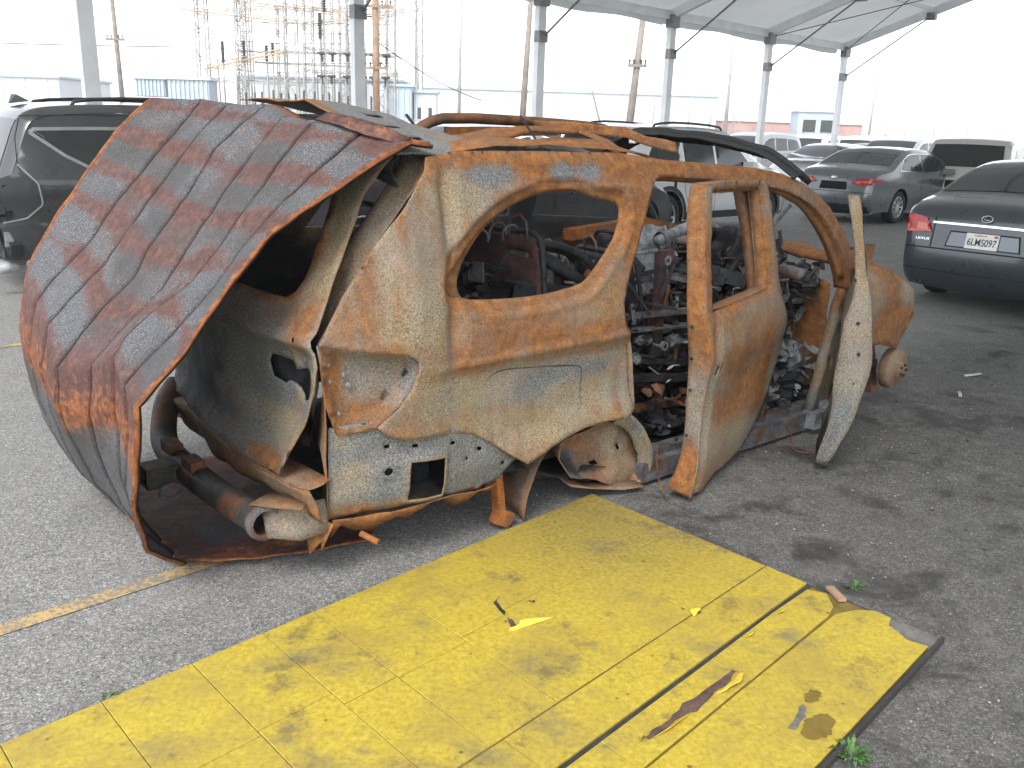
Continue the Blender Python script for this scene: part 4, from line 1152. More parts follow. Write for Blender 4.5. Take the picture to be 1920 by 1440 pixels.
def rh(V):
    s, y = V[:, 0], V[:, 1]
    x = -1.24 + s * (.56 + .14 * (y - .2))
    z = 1.572 + .185 * c01((y - .20) / .62) ** .9 * (1 - .95 * c01((x + 1.24) / .80) ** 1.7)
    return np.c_[x, y, z + crumple(V, .010, 4, 6)]
panel('rear_roof_panel', [(0, .19), (.5, .18), (1, .20), (1.0, 1.45), (0, 1.45)], rh, 'burnt', wreck, [slot(.38, y, .16, .04, .15) for y in (.36, .52, .68, .84, 1.0, 1.16)] + [slot(.85, .34, .04, .025)], .03, .006, (.0, .1, .25), [(.02, .8, .08, .9, (.8, .1, .1)), (.75, .4, .25, .3, (.15, .35, .0))])
panel('rear_roof_drop', [(0, .21), (1, .24), (1, .5), (0, 1.2)], lambda V: np.c_[-1.20 + .03 * V[:, 0] + crumple(V, .02, 5, 7), V[:, 1], 1.60 + .1 * c01((V[:, 1] - .2) / .6) - .16 * V[:, 0]], 'burnt', wreck, [], .05, .005, (.35, .0, .8))
NR = [(-.95, .19, 1.575), (-.75, .2, 1.60), (-.55, .22, 1.60), (-.45, .22, 1.615), (-.3, .21, 1.60), (-.1, .2, 1.60), (.1, .2, 1.585), (.25, .19, 1.555)]
strip3('crumpled_rail', NR, [(x + .02, y + .12 + .03 * math.sin(i * 2.2), z + .025 + .022 * math.sin(i * 1.7)) for i, (x, y, z) in enumerate(NR)], 3, 'burnt', (.95, 0, .25), cr=.025)
def bent_beam(name, pts, w, h, base, cr=.02, sd=1):
    P = smooth_open(pts, 1)
    return strip3(name, [(x, y, z) for x, y, z in P], [(x, y + w, z + h) for x, y, z in P], 4, 'burnt', base, cr=cr, seed=sd, solid=.02)
bent_beam('roof_bow', [(-.66, .8, 1.60), (-.4, .85, 1.61), (-.03, .9, 1.655), (.25, .9, 1.675), (.45, .85, 1.67)], .14, .02, (1, .1, 0), sd=3)
bent_beam('roof_bow', [(.42, .25, 1.585), (.40, .5, 1.62), (.36, .8, 1.665), (.35, 1.2, 1.66)], .02, .05, (.9, .1, .2), sd=5)
bent_beam('roof_bow', [(.10, .28, 1.585), (.2, .5, 1.615), (.32, .72, 1.65), (.4, .9, 1.67)], .08, .0, (.8, .2, .3), sd=7)
m = MB(); m.tube(smooth_open([(-.42, 1.32, 1.60), (-.32, 1.31, 1.68), (-.18, 1.30, 1.715), (.48, 1.3, 1.705), (.95, 1.32, 1.69), (1.1, 1.36, 1.66)], 1), .028, 8, ry=.04); m.build('far_roof_rail', 'charrust', wreck, True)
m = MB(); m.bar((-.2, 1.30, 1.64), (.6, 1.32, 1.66), .03, .05); m.build('far_rail_flange', 'orange_rust', wreck)
m = MB(); m.box((.42, .55, 1.625), (.07, .03, .02), Matrix.Rotation(.6, 3, 'Z')); m.build('bright_clip', 'chrome', wreck)

# ------------------------------------------------------------------ far flank and floor
def far(V, o=0.0): return np.c_[V[:, 0], 1.58 - YS(V[:, 0], V[:, 1]) + o + crumple(V, .015, 4, 11), V[:, 1]]
FO = [(-1.45, .4), (-1.5, .9), (-1.12, 1.45), (-1.05, 1.53), (-.3, 1.57), (.3, 1.57), (1.1, 1.5), (1.45, 1.35), (1.82, .9), (1.75, .1), (.2, .08), (.1, .35), (-.1, .43), (-.5, .43), (-.7, .3)]
FH = [[(-.90, 1.15), (-.80, 1.30), (-.65, 1.40), (-.12, 1.40), (-.18, 1.17), (-.4, 1.14)], [(.10, 1.16), (.16, 1.42), (.42, 1.42), (.44, 1.16)], [(.62, 1.16), (.62, 1.42), (1.0, 1.40), (1.30, 1.30), (1.48, 1.10)], [(1.05, .45), (1.05, .8), (1.35, .8), (1.4, .45)]]
panel('far_side', FO, far, 'burnt', wreck, FH, .06, .03, (.15, .1, .85), [(1.0, .95, .6, .06, (.7, .1, .3)), (-.7, 1.2, .3, .3, (.5, .1, .5))])
panel('floor_pan', [(-1.5, .12), (1.72, .12), (1.72, 1.5), (-1.5, 1.5)], lambda V: np.c_[V[:, 0], V[:, 1], .13 + .12 * c01((-.35 - V[:, 0]) / .3) + crumple(V, .03, 4, 2)], 'char', wreck, res=.09)
panel('firewall', [(.12, .12), (.12, .86), (.5, .95), (1.1, .98), (1.5, .9), (1.5, .12)], lambda V: np.c_[1.78 - .1 * V[:, 1] + crumple(V, .04, 4, 3), V[:, 0], V[:, 1]], 'burnt', wreck, [slot(1.0, .6, .2, .15)], .06, .005, (.95, .1, .15), [(.8, .4, .4, .2, (.3, .2, .6))])

# ------------------------------------------------------------------ what is left of the cabin
def rounded(w, h, r, n=4):
    o = []
    for (cx, cy, a0) in ((w / 2 - r, h / 2 - r, 0), (-w / 2 + r, h / 2 - r, 90), (-w / 2 + r, -h / 2 + r, 180), (w / 2 - r, -h / 2 + r, 270)):
        for k in range(n + 1):
            a = rad(a0 + 90 * k / n)
            o.append((cx + r * math.cos(a), cy + r * math.sin(a)))
    return o
def place(c, rx=0, ry=0, rz=0):
    return Matrix.Translation(c) @ Matrix.Rotation(rz, 4, 'Z') @ Matrix.Rotation(ry, 4, 'Y') @ Matrix.Rotation(rx, 4, 'X')
def plate_seat(name, c, w, h, rz, lean, mat, wires=True):
    """pressed seat-back plate with ribs, frame tube and headrest wires"""
    T = place(c, 0, lean, rz)
    o = empty(name, (0, 0, 0)); o.parent = wreck
    def fn(V):
        d = np.minimum(poly_dist(V, rounded(w * .55, h * .5, .03)) / .02, 1)
        X = np.c_[.012 * (1 - d) + crumple(V, .008, 6, 3), V[:, 0], V[:, 1]]
        return np.array([T @ Vector(p) for p in X])
    panel('back_plate', rounded(w, h, .05), fn, mat, o, [slot(w * .15, -h * .2, .05, .07), slot(-w * .2, h * .28, .14, .025)], .035, .004)
    pts = [T @ Vector((.01, y, z)) for y, z in rounded(w + .03, h + .03, .06)]
    m = MB(); m.tube(pts + [pts[0]], .013, 6, False); m.build('frame_tube', 'char', o, True)
    if wires:
        for s in (-.25, .22):
            m = MB(); m.tube([T @ Vector((0, s * w - .05, h / 2 - .02)), T @ Vector((0, s * w - .05, h / 2 + .06)), T @ Vector((.0, s * w - .02, h / 2 + .09)), T @ Vector((0, s * w + .04, h / 2 + .07)), T @ Vector((0, s * w + .055, h / 2 - .02))], .007, 6)
            m.build('headrest_wire', 'chargrey', o, True)
    return o
plate_seat('third_row_seat', (-.42, .52, 1.02), .42, .40, rad(12), rad(-10), 'maroon')
plate_seat('third_row_seat', (-.38, 1.05, 1.0), .42, .38, rad(4), rad(-22), 'char')
plate_seat('second_row_seat', (.35, .58, .82), .46, .5, rad(-6), rad(-14), 'char')
plate_seat('second_row_seat', (.42, 1.12, .80), .46, .5, rad(5), rad(-30), 'chargrey')
plate_seat('front_seat', (1.0, .52, .72), .44, .5, rad(-10), rad(-36), 'chargrey', False)
plate_seat('front_seat', (1.05, 1.1, .80), .44, .55, rad(3), rad(-18), 'char', False)
m = MB()   # folded mechanism visible through the quarter window
m.box((-.12, .42, 1.02), (.42, .06, .05), place((0, 0, 0), 0, rad(26), rad(8)).to_3x3()); m.box((-.05, .5, .96), (.36, .05, .04), place((0, 0, 0), 0, rad(30), rad(4)).to_3x3())
m.tube(smooth_open([(-.24, .45, 1.15), (-.05, .48, 1.11), (.08, .5, 1.0), (.10, .52, .88)], 1), .022, 8); m.tube(smooth_open([(-.30, .42, 1.17), (-.12, .42, 1.14), (.05, .42, 1.05), (.12, .44, .95)], 1), .018, 8)
m.build('seat_mechanism', 'char', wreck, True)
m = MB(); m.box((-.30, .36, .93), (.40, .03, .10), place((0, 0, 0), 0, rad(10), rad(6)).to_3x3()); m.box((-.30, .40, .985), (.40, .07, .015), place((0, 0, 0), 0, rad(10), rad(6)).to_3x3()); m.build('seat_rail', 'char', wreck)
m = MB()
for i in range(4): m.box((-.08 + .05 * i, .40, .955 - .022 * i), (.14, .05, .012), place((0, 0, 0), 0, rad(24), rad(20)).to_3x3())
m.build('ratchet_plates', 'chargrey', wreck)
m = MB(); m.box((-.17, .46, 1.03), (.13, .05, .11), place((0, 0, 0), rad(10), rad(30), 0).to_3x3()); m.build('rusty_motor_case', 'maroon', wreck)
m = MB(); m.lathe([(0, -.03), (.035, -.03), (.04, 0), (.03, .03), (0, .03)], 12, 'y', (.07, .44, .985)); m.build('recliner_gear', 'orange_rust', wreck, True)
m = MB(); m.tube(smooth_open([(.06, .38, 1.06), (.16, .36, 1.10), (.22, .3, 1.105), (.33, .26, 1.12)], 1), .010, 6); m.build('cable_end', 'ashgrey', wreck, True)
for i, (x, y, z) in enumerate(((-.62, .45, 1.2), (-.50, .47, 1.22), (-.44, .45, 1.21))):
    m = MB(); m.tube([(x + .05 * math.cos(a), y, z + .045 * math.sin(a)) for a in np.linspace(-.3, 3.6, 12)], .006, 6); m.build('wire_hoop', 'chargrey', wreck, True)
# upright seat post in the rear doorway
m = MB(); m.box((.43, .31, .80), (.055, .035, .62), Matrix.Rotation(-.04, 3, 'Y')); m.box((.43, .29, 1.07), (.10, .03, .08)); m.box((.44, .29, .60), (.13, .03, .06)); m.build('seat_post', 'maroon', wreck)
m = MB(); m.lathe([(.012, -.02), (.025, -.02), (.025, .0)], 12, 'y', (.45, .28, .62)); m.lathe([(.012, -.02), (.025, -.02), (.025, .0)], 12, 'y', (.43, .29, 1.06)); m.build('pivot_bush', 'ashgrey', wreck)
for (a, b, w, mat) in (((.12, .3, .80), (.80, .28, .78), .035, 'chargrey'), ((.12, .34, .72), (.7, .3, .70), .03, 'ashgrey'), ((.05, .30, .60), (.72, .26, .50), .035, 'char'), ((.10, .28, .50), (.9, .24, .40), .045, 'char'), ((.45, .3, .98), (.95, .34, .86), .03, 'chargrey'), ((.48, .3, .9), (.62, .32, .68), .02, 'char'), ((.2, .25, .33), (.9, .22, .30), .04, 'charrust'), ((.1, .5, .42), (1.0, .5, .36), .05, 'char')):
    m = MB(); m.bar(a, b, w, w * .8); m.build('seat_frame_bar', mat, wreck)
def lump(name, c, s, mat, seed, sub=3, amp=.35, sc=2.5, parent=wreck):
    bm = bmesh.new(); bmesh.ops.create_icosphere(bm, subdivisions=sub, radius=1.0)
    o_ = Vector((seed * 5.1, seed * 2.3, 0))
    for v in bm.verts:
        k = 1 + amp * noise.fractal(v.co * sc + o_, 1.0, 2.0, 4)
        v.co = Vector((v.co.x * s[0] * k, v.co.y * s[1] * k, v.co.z * s[2] * k))
    bmesh.ops.translate(bm, verts=bm.verts, vec=c)
    me = bpy.data.meshes.new(name); bm.to_mesh(me); bm.free(); me.materials.append(M[mat])
    for p in me.polygons: p.use_smooth = False
    o = bpy.data.objects.new(name, me); o.parent = parent; COL.objects.link(o); return o
# steering column, dash beam, sagging airbag cloth and heaps of ash
m = MB(); m.tube(smooth_open([(.75, .62, 1.10), (1.0, .66, 1.15), (1.2, .7, 1.18), (1.45, .75, 1.10)], 1), .032, 10); m.build('steering_column', 'ashgrey', wreck, True)
m = MB(); m.lathe([(.05, -.02), (.06, 0), (.05, .02)], 12, 'x', (.78, .62, 1.10)); m.build('column_end', 'chargrey', wreck, True)
m = MB(); m.tube([(1.40, .12, .93), (1.42, .6, 1.0), (1.44, 1.0, 1.02), (1.42, 1.45, .98)], .035, 10); m.build('dash_beam', 'chargrey', wreck, True)
m = MB(); m.tube([(1.36 + .03 * math.sin(a), .72 + .10 * math.cos(a) * .5, .97 + .15 * math.sin(a)) for a in np.linspace(-.2, 3.4, 16)], .022, 8); m.build('steering_wheel_rim', 'cloth', wreck, True)
def drape(name, c, w, h, mat, seed, fold=.05, rz=0):
    v, f = [], []
    n = 16
    for i in range(n + 1):
        for j in range(n + 1):
            u, t = i / n - .5, j / n - .5
            p = Vector((c[0] + fold * math.sin(u * 11 + t * 3 + seed) + .05 * noise.noise(Vector((u * 5, t * 5, seed))), c[1] + u * w, c[2] + t * h * (1 - .35 * abs(u)) + .05 * noise.noise(Vector((u * 6, t * 2, seed + 4)))))
            v.append(p)
    for i in range(n):
        for j in range(n):
            a = i * (n + 1) + j
            f.append((a, a + 1, a + n + 2, a + n + 1))
    return mesh_obj(name, v, f, mat, wreck, True, .004)
drape('airbag_cloth', (1.36, .62, .98), .26, .34, 'cloth', 1)
drape('airbag_cloth', (1.46, .80, .92), .28, .38, 'cloth', 6)
drape('hanging_liner', (.85, .78, .96), .35, .42, 'ashgrey', 3, .03)
drape('hanging_liner', (1.05, .9, .95), .25, .3, 'chargrey', 9, .03)
for i, (c, s, mat) in enumerate((((1.42, .5, .76), (.07, .09, .07), 'ashwhite'), ((1.22, .62, .84), (.07, .08, .05), 'ashwhite'), ((.95, .75, .98), (.07, .09, .05), 'ashwhite'), ((.32, .30, .66), (.05, .04, .025), 'ashgrey'), ((.25, .28, .58), (.03, .03, .03), 'ashgrey'), ((.6, .32, .62), (.09, .05, .04), 'ashgrey'),
                                ((1.50, .30, .42), (.17, .15, .13), 'ashgrey'), ((1.40, .30, .25), (.22, .16, .12), 'char'), ((1.55, .38, .55), (.10, .12, .10), 'ashgrey'), ((1.25, .35, .2), (.2, .16, .08), 'chargrey'), ((.6, .4, .2), (.35, .2, .10), 'char'), ((0.2, .45, .25), (.2, .2, .12), 'char'), ((1.55, .55, .80), (.14, .16, .10), 'char'), ((1.62, .25, .86), (.08, .1, .06), 'char'), ((1.0, .6, .3), (.3, .25, .18), 'char'), ((-.7, .8, .55), (.4, .45, .3), 'char'), ((-.1, .9, .5), (.4, .4, .3), 'char'), ((1.45, .22, .16), (.06, .03, .025), 'ashwhite'), ((1.25, .2, .19), (.04, .03, .03), 'ashwhite'))):
    lump('ash_heap' if mat.startswith('ash') else 'char_heap', c, s, mat, i + 1)
def shards(name, n, box, size, mat, seed):
    r_ = random.Random(seed); m = MB()
    for _ in range(n):
        c = Vector([r_.uniform(box[k][0], box[k][1]) for k in range(3)])
        R = Matrix.Rotation(r_.uniform(0, 6.3), 3, 'Z') @ Matrix.Rotation(r_.gauss(0, .6), 3, 'X') @ Matrix.Rotation(r_.gauss(0, .6), 3, 'Y')
        s = size * r_.uniform(.4, 1.4)
        k = r_.randint(5, 7); o_ = [(math.cos(6.283 * i / k) * s * r_.uniform(.25, .75), math.sin(6.283 * i / k) * s * r_.uniform(.15, .5)) for i in range(k)]
        bend = r_.uniform(-.5, .5)
        top = [c + R @ Vector((x, y, abs(x) * bend + r_.uniform(-.04, .04) * s)) for x, y in o_]
        m.add(top + [c + R @ Vector((0, 0, -s * .05))], [(i, (i + 1) % k, k) for i in range(k)])
    return tag(m.build(name, mat, wreck), kind='stuff')
shards('cabin_scraps', 420, ((1.1, 1.72), (.12, .6), (.16, .5)), .09, 'ashgrey', 1)
shards('cabin_cinders', 600, ((.05, 1.7), (.12, .9), (.14, .34)), .10, 'char', 2)
shards('cabin_rust_flakes', 70, ((.1, 1.7), (.12, .8), (.16, .5)), .10, 'charrust', 3)
shards('cabin_ash_flakes', 60, ((.1, 1.65), (.14, .6), (.2, .62)), .055, 'ashwhite', 4)
shards('seat_scraps', 260, ((-.1, .8), (.25, .6), (.35, .8)), .09, 'char', 5)
shards('load_bay_scraps', 320, ((-.9, .1), (.35, 1.2), (.55, .95)), .12, 'char', 6)
shards('dash_scraps', 300, ((1.35, 1.75), (.2, 1.2), (.6, .98)), .11, 'chargrey', 7)
def wreckage(name, n, box, mat, seed, L=(.05, .28), th=(.006, .022)):
    r_ = random.Random(seed); m = MB()
    for _ in range(n):
        c = Vector([r_.uniform(box[k][0], box[k][1]) for k in range(3)])
        ax = r_.random()
        d = Vector((r_.gauss(0, 1) * (1.6 if ax < .45 else .4), r_.gauss(0, 1) * (1.6 if .45 <= ax < .75 else .4), r_.gauss(0, 1) * (1.5 if ax >= .75 else .35))).normalized()
        l = r_.uniform(*L); t_ = r_.uniform(*th)
        k = r_.random()
        if k < .45: m.bar(c - d * l / 2, c + d * l / 2, t_, t_ * r_.uniform(.3, 1.8))
        elif k < .8:
            e = Vector((r_.uniform(-.3, .3), r_.uniform(-.3, .3), r_.uniform(-.3, .1))) * l
            m.tube(smooth_open([c - d * l / 2, c + e * .6, c + d * l / 2 + e], 1), t_ * .45, 6)
        else:
            m.bar(c - d * l * .3, c + d * l * .3, t_ * 4, t_ * .25, up=(r_.uniform(-1, 1), 1, r_.uniform(-1, 1)))
            m.bar(c + d * l * .3, c + d * l * .3 + Vector((0, 0, -l * .35)), t_ * 3, t_ * .25)
    return tag(m.build(name, mat, wreck), kind='stuff')
wreckage('seat_springs', 150, ((-.75, .15), (.42, 1.2), (.70, 1.10)), 'char', 31)
wreckage('seat_brackets', 50, ((-.65, .15), (.40, .9), (.80, 1.08)), 'chargrey', 32)
wreckage('rusty_brackets', 30, ((-.6, .2), (.42, 1.0), (.78, 1.05)), 'charrust', 33)
wreckage('cabin_framework', 170, ((.1, 1.0), (.26, 1.1), (.25, .98)), 'char', 34)
wreckage('cabin_brackets', 80, ((.1, 1.1), (.24, .9), (.25, .95)), 'chargrey', 35)
wreckage('cabin_rusty_bars', 50, ((.1, 1.6), (.24, 1.0), (.2, .9)), 'charrust', 36)
wreckage('dash_framework', 170, ((1.05, 1.72), (.16, 1.3), (.3, 1.02)), 'char', 37)
wreckage('dash_brackets', 80, ((1.05, 1.7), (.16, 1.2), (.3, 1.0)), 'chargrey', 38)
wreckage('pale_fittings', 60, ((.2, 1.65), (.2, .8), (.3, .85)), 'ashgrey', 39, (.03, .12), (.005, .018))
wreckage('roof_wires', 14, ((-.6, 1.0), (.3, 1.2), (1.45, 1.6)), 'char', 40, (.15, .4), (.005, .012))
rr_ = random.Random(12)
for i in range(16):
    x0, y0 = rr_.uniform(-.1, 1.5), rr_.uniform(.25, .8)
    z0 = rr_.uniform(.3, .9)
    m = MB(); m.tube(smooth_open([(x0 + rr_.uniform(-.2, .2) * k, y0 + rr_.uniform(-.08, .08), z0 - .08 * k + rr_.uniform(-.06, .06)) for k in range(4)], 2), rr_.uniform(.004, .009), 5)
    m.build('wire_strand', rr_.choice(['char', 'chargrey', 'charrust']), wreck, True)
m = MB(); m.tube(smooth_open([(.10, -.03, .25), (.09, -.05, .12), (.11, -.06, .05), (.07, -.14, .012)], 2), .004, 5); m.build('dangling_wire', 'charrust', wreck, True)
m = MB(); m.tube(smooth_open([(1.30, .04, .10), (1.26, -.03, .05), (1.15, -.10, .012), (1.20, -.18, .012)], 2), .004, 5); m.build('dangling_wire', 'charrust', wreck, True)
lump('silver_tear', (1.30, .72, .99), (.05, .012, .06), 'ashgrey', 40, 2)

# ================================================================== ribbed roof sheet hanging over the rear
sheet = empty('roof_sheet', (WX, WY, 0), WRZ, 'rusty ribbed sheet metal peeled off the roof, draped over the rear down to the ground', 'sheet metal')
RIB = [
    (.15, [(-1.17, 1.612), (-1.32, 1.54), (-1.43, 1.48), (-1.57, 1.40), (-1.71, 1.32), (-1.79, 1.24), (-1.85, 1.18), (-1.94, 1.07), (-2.03, .95), (-2.14, .85), (-2.19, .80)], [(-2.20, .63), (-2.20, .41), (-2.14, .2), (-1.96, .03)]),
    (.32, [(-1.25, 1.66), (-1.42, 1.53), (-1.60, 1.39), (-1.75, 1.25), (-1.90, 1.08), (-2.02, .97), (-2.12, .88), (-2.17, .83)], [(-2.17, .66), (-2.17, .44), (-2.11, .2), (-1.97, .03)]),
    (.50, [(-1.38, 1.67), (-1.48, 1.56), (-1.58, 1.44), (-1.65, 1.36), (-1.78, 1.20), (-1.86, 1.12), (-2.0, 1.03), (-2.10, .95), (-2.15, .89)], [(-2.16, .72), (-2.14, .59), (-2.13, .43), (-2.08, .2), (-1.98, .03)]),
    (.72, [(-1.39, 1.69), (-1.50, 1.57), (-1.61, 1.44), (-1.81, 1.18), (-1.90, 1.05), (-2.0, .96), (-2.08, .89), (-2.17, .80)], [(-2.19, .61), (-2.16, .48), (-2.13, .35), (-2.08, .18), (-1.99, .03)]),
    (.94, [(-1.36, 1.73), (-1.46, 1.66), (-1.57, 1.57), (-1.69, 1.40), (-1.87, 1.18), (-1.93, 1.07), (-2.06, .95), (-2.15, .85), (-2.23, .75)], [(-2.24, .61), (-2.22, .50), (-2.17, .37), (-2.12, .22), (-2.0, .03)]),
    (1.16, [(-1.43, 1.735), (-1.55, 1.61), (-1.66, 1.48), (-1.77, 1.35), (-1.93, 1.15), (-1.98, 1.09), (-2.11, .97), (-2.20, .88)], [(-2.24, .70), (-2.22, .5), (-2.17, .33), (-2.12, .2), (-2.0, .03)]),
    (1.38, [(-1.45, 1.75), (-1.54, 1.65), (-1.64, 1.54), (-1.84, 1.32), (-1.96, 1.17), (-2.12, 1.02), (-2.19, .93)], [(-2.24, .72), (-2.22, .5), (-2.17, .33), (-2.12, .2), (-2.0, .03)]),
    (1.60, [(-1.60, 1.75), (-1.67, 1.69), (-1.75, 1.62), (-1.94, 1.37), (-2.05, 1.23), (-2.13, 1.12), (-2.18, 1.0)], [(-2.23, .78), (-2.22, .52), (-2.17, .33), (-2.12, .2), (-2.0, .03)]),
]
NU, NL = 46, 22
rows = []
for y, up, lo in RIB:
    up = [(up[0][0] + .10, up[0][1] - .012)] + up
    a = resample(up, NU); b = resample([up[-1]] + lo, NL + 1)[1:]
    rows.append(np.r_[a, b])
rows = np.array(rows)            # rib, row, (x,z)
ribY = np.array([r[0] for r in RIB])
cols, isrib = [], []
FR_ = [0, .02, .04, .065, .1, .14, .25, .4, .55, .7, .85, .92, .96, .98]
for k in range(len(RIB) - 1):
    for fq in FR_:
        cols.append(k + fq)
cols.append(len(RIB) - 1.0)
NRW = NU + NL
verts, wear, faces = [], [], []
rg = random.Random(21)
bands = [0.0, .13, .30, .46, .62, .80, 1.0]
cell = {}
for ic, cpos in enumerate(cols):
    k = min(int(cpos), len(RIB) - 2); fr = cpos - k
    P = rows[k] * (1 - fr) + rows[k + 1] * fr
    y0 = ribY[k] * (1 - fr) + ribY[k + 1] * fr
    d = min(fr, 1 - fr) * (ribY[k + 1] - ribY[k])
    tan = np.gradient(P, axis=0); tan /= np.linalg.norm(tan, axis=1)[:, None]
    nrm = np.c_[tan[:, 1], -tan[:, 0]]
    if nrm[5, 1] < 0: nrm = -nrm
    for j in range(NRW):
        low = max(0.0, (j - NU) / NL)
        y = y0 + .38 * low ** 1.5 * (1 - cpos / (len(RIB) - 1)) ** 1.0
        edge = 0 < cpos < len(RIB) - 1
        off = -.018 * math.exp(-(d / .007) ** 2) * (1 if edge else 0) + .003 * math.sin(math.pi * fr) + (.006 * math.exp(-((d - .018) / .009) ** 2) if fr < .5 else 0)
        off += .009 * noise.fractal(Vector((P[j, 0] * 2.5, y * 2.5, P[j, 1] * 2.5)), 1.0, 2.0, 3) + .004 * noise.noise(Vector((P[j, 0] * 14, y * 14, P[j, 1] * 14)))
        p = P[j] + nrm[j] * off
        verts.append((p[0], y, max(.012, p[1])))
        u = j / (NU - 1)
        # worn coating: one grey cell between ribs and cross bands, rust along bands and edges
        if u <= 1:
            bi = max(i for i in range(len(bands)) if bands[i] <= u + 1e-6); bi = min(bi, len(bands) - 2)
            key = (k, bi)
            if key not in cell: cell[key] = rg.choice([1.1, 1.0, 1.0, .9, .75, .5, 1.0])
            db = min(u - bands[bi], bands[bi + 1] - u) * 1.35
            g_ = cell[key] * (.25 + .75 * min(1, max(0, (db - .01 - .05 * (noise.noise(Vector((P[j, 0] * 5, y * 5, P[j, 1] * 5))) + .3)) / .04)))
            o_ = .30 if rg.random() < .5 else .2
        else:
            g_ = .85 if low > .25 else .1
            o_ = .25 + .45 * math.exp(-((low - .18) / .12) ** 2)
        dr = cpos * .2 if cpos < 1 else 9
        dlf = (len(RIB) - 1 - cpos) * .22
        de = min(dr, dlf)
        o_ = o_ + .8 * math.exp(-(de / .014) ** 2)
        if u < .06: o_ += .4
        s_ = 1.5 * math.exp(-(d / .007) ** 2) if edge else 0  # groove shade painted as dark lines along the ribs
        wear.append((g_ * (1 if de > .014 else .3), o_, s_))
NC = len(cols)
for i in range(NC - 1):
    for j in range(NRW - 1):
        a = i * NRW + j
        faces.append((a, a + NRW, a + NRW + 1, a + 1))
mesh_obj('sheet_skin', verts, faces, 'sheet', sheet, True, .002, wear=np.array(wear))
# folded tongue on the ground
TO = [(-1.96, .53), (-1.86, .45), (-1.72, .38), (-1.55, .33), (-1.40, .29), (-1.31, .265), (-1.22, .36), (-1.18, .7), (-1.2, 1.6), (-2.0, 1.6), (-2.0, 1.0)]
panel('folded_tongue', TO, lambda V: np.c_[V[:, 0], V[:, 1], .016 + .02 * np.exp(-(poly_dist(V, TO[:6], False) / .05) ** 2) + .004 * np.sin(V[:, 0] * 9) + np.abs(crumple(V, .012, 4, 5))], 'sheet', sheet, [], .04, .004, (.1, .35, .1),
      [(-1.6, .75, .25, .2, (.9, .1, 0)), (-1.45, .42, .08, .08, (.8, 0, .3)), (-1.7, .5, .25, .12, (0, .55, 0))], ring=[(TO, .02, (0, .9, 0))])
# the folded-over corner on top
strip3('folded_corner', [(-1.30, .50, 1.70), (-1.27, .38, 1.69), (-1.22, .26, 1.665), (-1.16, .16, 1.62)], [(-1.36, .50, 1.68), (-1.33, .38, 1.66), (-1.28, .27, 1.635), (-1.20, .17, 1.60)], 4, 'sheet', (.25, .45, 0), sheet, cr=.012)

# ================================================================== yellow platform
plat = empty('yellow_platform', (0.395, 3.861, 0), math.atan2(-.7251, -.6886), 'low worn yellow-painted slatted platform lying flat in the aisle beside the wreck', 'platform')
# local x runs along the long edge away from the wreck, local y towards the aisle (mirrored handedness handled by sign)
AX = Vector((-.6886, -.7251)); BX = Vector((.6900, -.7238))
RZ = math.atan2(AX.y, AX.x)
cz, szn = math.cos(-RZ), math.sin(-RZ)
bl = Vector((BX.x * cz - BX.y * szn, BX.x * szn + BX.y * cz))   # b axis in local coordinates
def pl(a, b): return (a + b * bl.x, b * bl.y)
PZ = .020
rp = random.Random(3)
def slab(name, a0, a1, b0, b1, mat='yellow', top=PZ, gap=.0014, corners=None):
    cs = corners or [(a0 + gap, b0 + gap), (a1 - gap, b0 + gap), (a1 - gap, b1 - gap), (a0 + gap, b1 - gap)]
    zt = [top + rp.uniform(-.0012, .0012) for _ in cs]
    ch = .0015
    ca = sum(c[0] for c in cs) / len(cs); cb = sum(c[1] for c in cs) / len(cs)
    v, n = [], len(cs)
    for (a, b) in cs: v.append((*pl(a, b), .006))
    for (a, b), z in zip(cs, zt): v.append((*pl(a, b), z - ch))
    for (a, b), z in zip(cs, zt):
        da, db = ca - a, cb - b
        v.append((*pl(a + math.copysign(ch, da), b + math.copysign(ch, db)), z))
    f = [tuple(range(2 * n, 3 * n))]
    for i in range(n):
        j = (i + 1) % n
        f += [(i, j, n + j, n + i), (n + i, n + j, 2 * n + j, 2 * n + i)]
    o = mesh_obj(name, v, f, mat, plat)
    return o
slab('base_mat', -.012, 4.4, -.008, 1.618, 'darkbase', .0105)
slab('joint_bed', .0, 4.39, .002, 1.11, 'seamyellow', .0165)
slab('joint_bed', .0, 4.39, 1.132, 1.60, 'seamyellow', .0125)
edges = [0, .27, .52, .80, 1.03, 1.26, 1.55, 1.75, 2.0, 2.28, 2.55, 2.85, 3.1, 3.4, 3.7, 4.0, 4.39]
for a0, a1 in zip(edges[:-1], edges[1:]):
    b_mid = .47 + rp.uniform(-.04, .04)
    slab('plank', a0, a1, 0, b_mid)
    slab('plank', a0, a1, b_mid, .93)
for a0, a1 in ((0.0, .62), (.62, 1.5), (1.5, 2.6), (2.6, 4.39)):
    slab('plank', a0, a1, .935, 1.112)
for a0, a1, cs in ((0.02, .72, [(.045, 1.135), (.015, 1.20), (.09, 1.262), (.16, 1.277), (.72, 1.279), (.72, 1.131), (.3, 1.128)]), (.72, 1.3, None), (1.3, 2.4, None), (2.4, 4.39, None)):
    slab('plank', a0, a1, 1.130, 1.279, corners=[c for c in reversed(cs)] if cs else None)
for a0, a1, cs in ((0, .9, [(.13, 1.29), (.04, 1.33), (-.005, 1.38), (.0, 1.44), (.055, 1.455), (.075, 1.50), (.10, 1.54), (.085, 1.605), (.9, 1.605), (.9, 1.285)]), (.9, 1.7, None), (1.7, 3.0, None), (3.0, 4.39, None)):
    slab('plank', a0, a1, 1.285, 1.606, corners=[c for c in reversed(cs)] if cs else None)
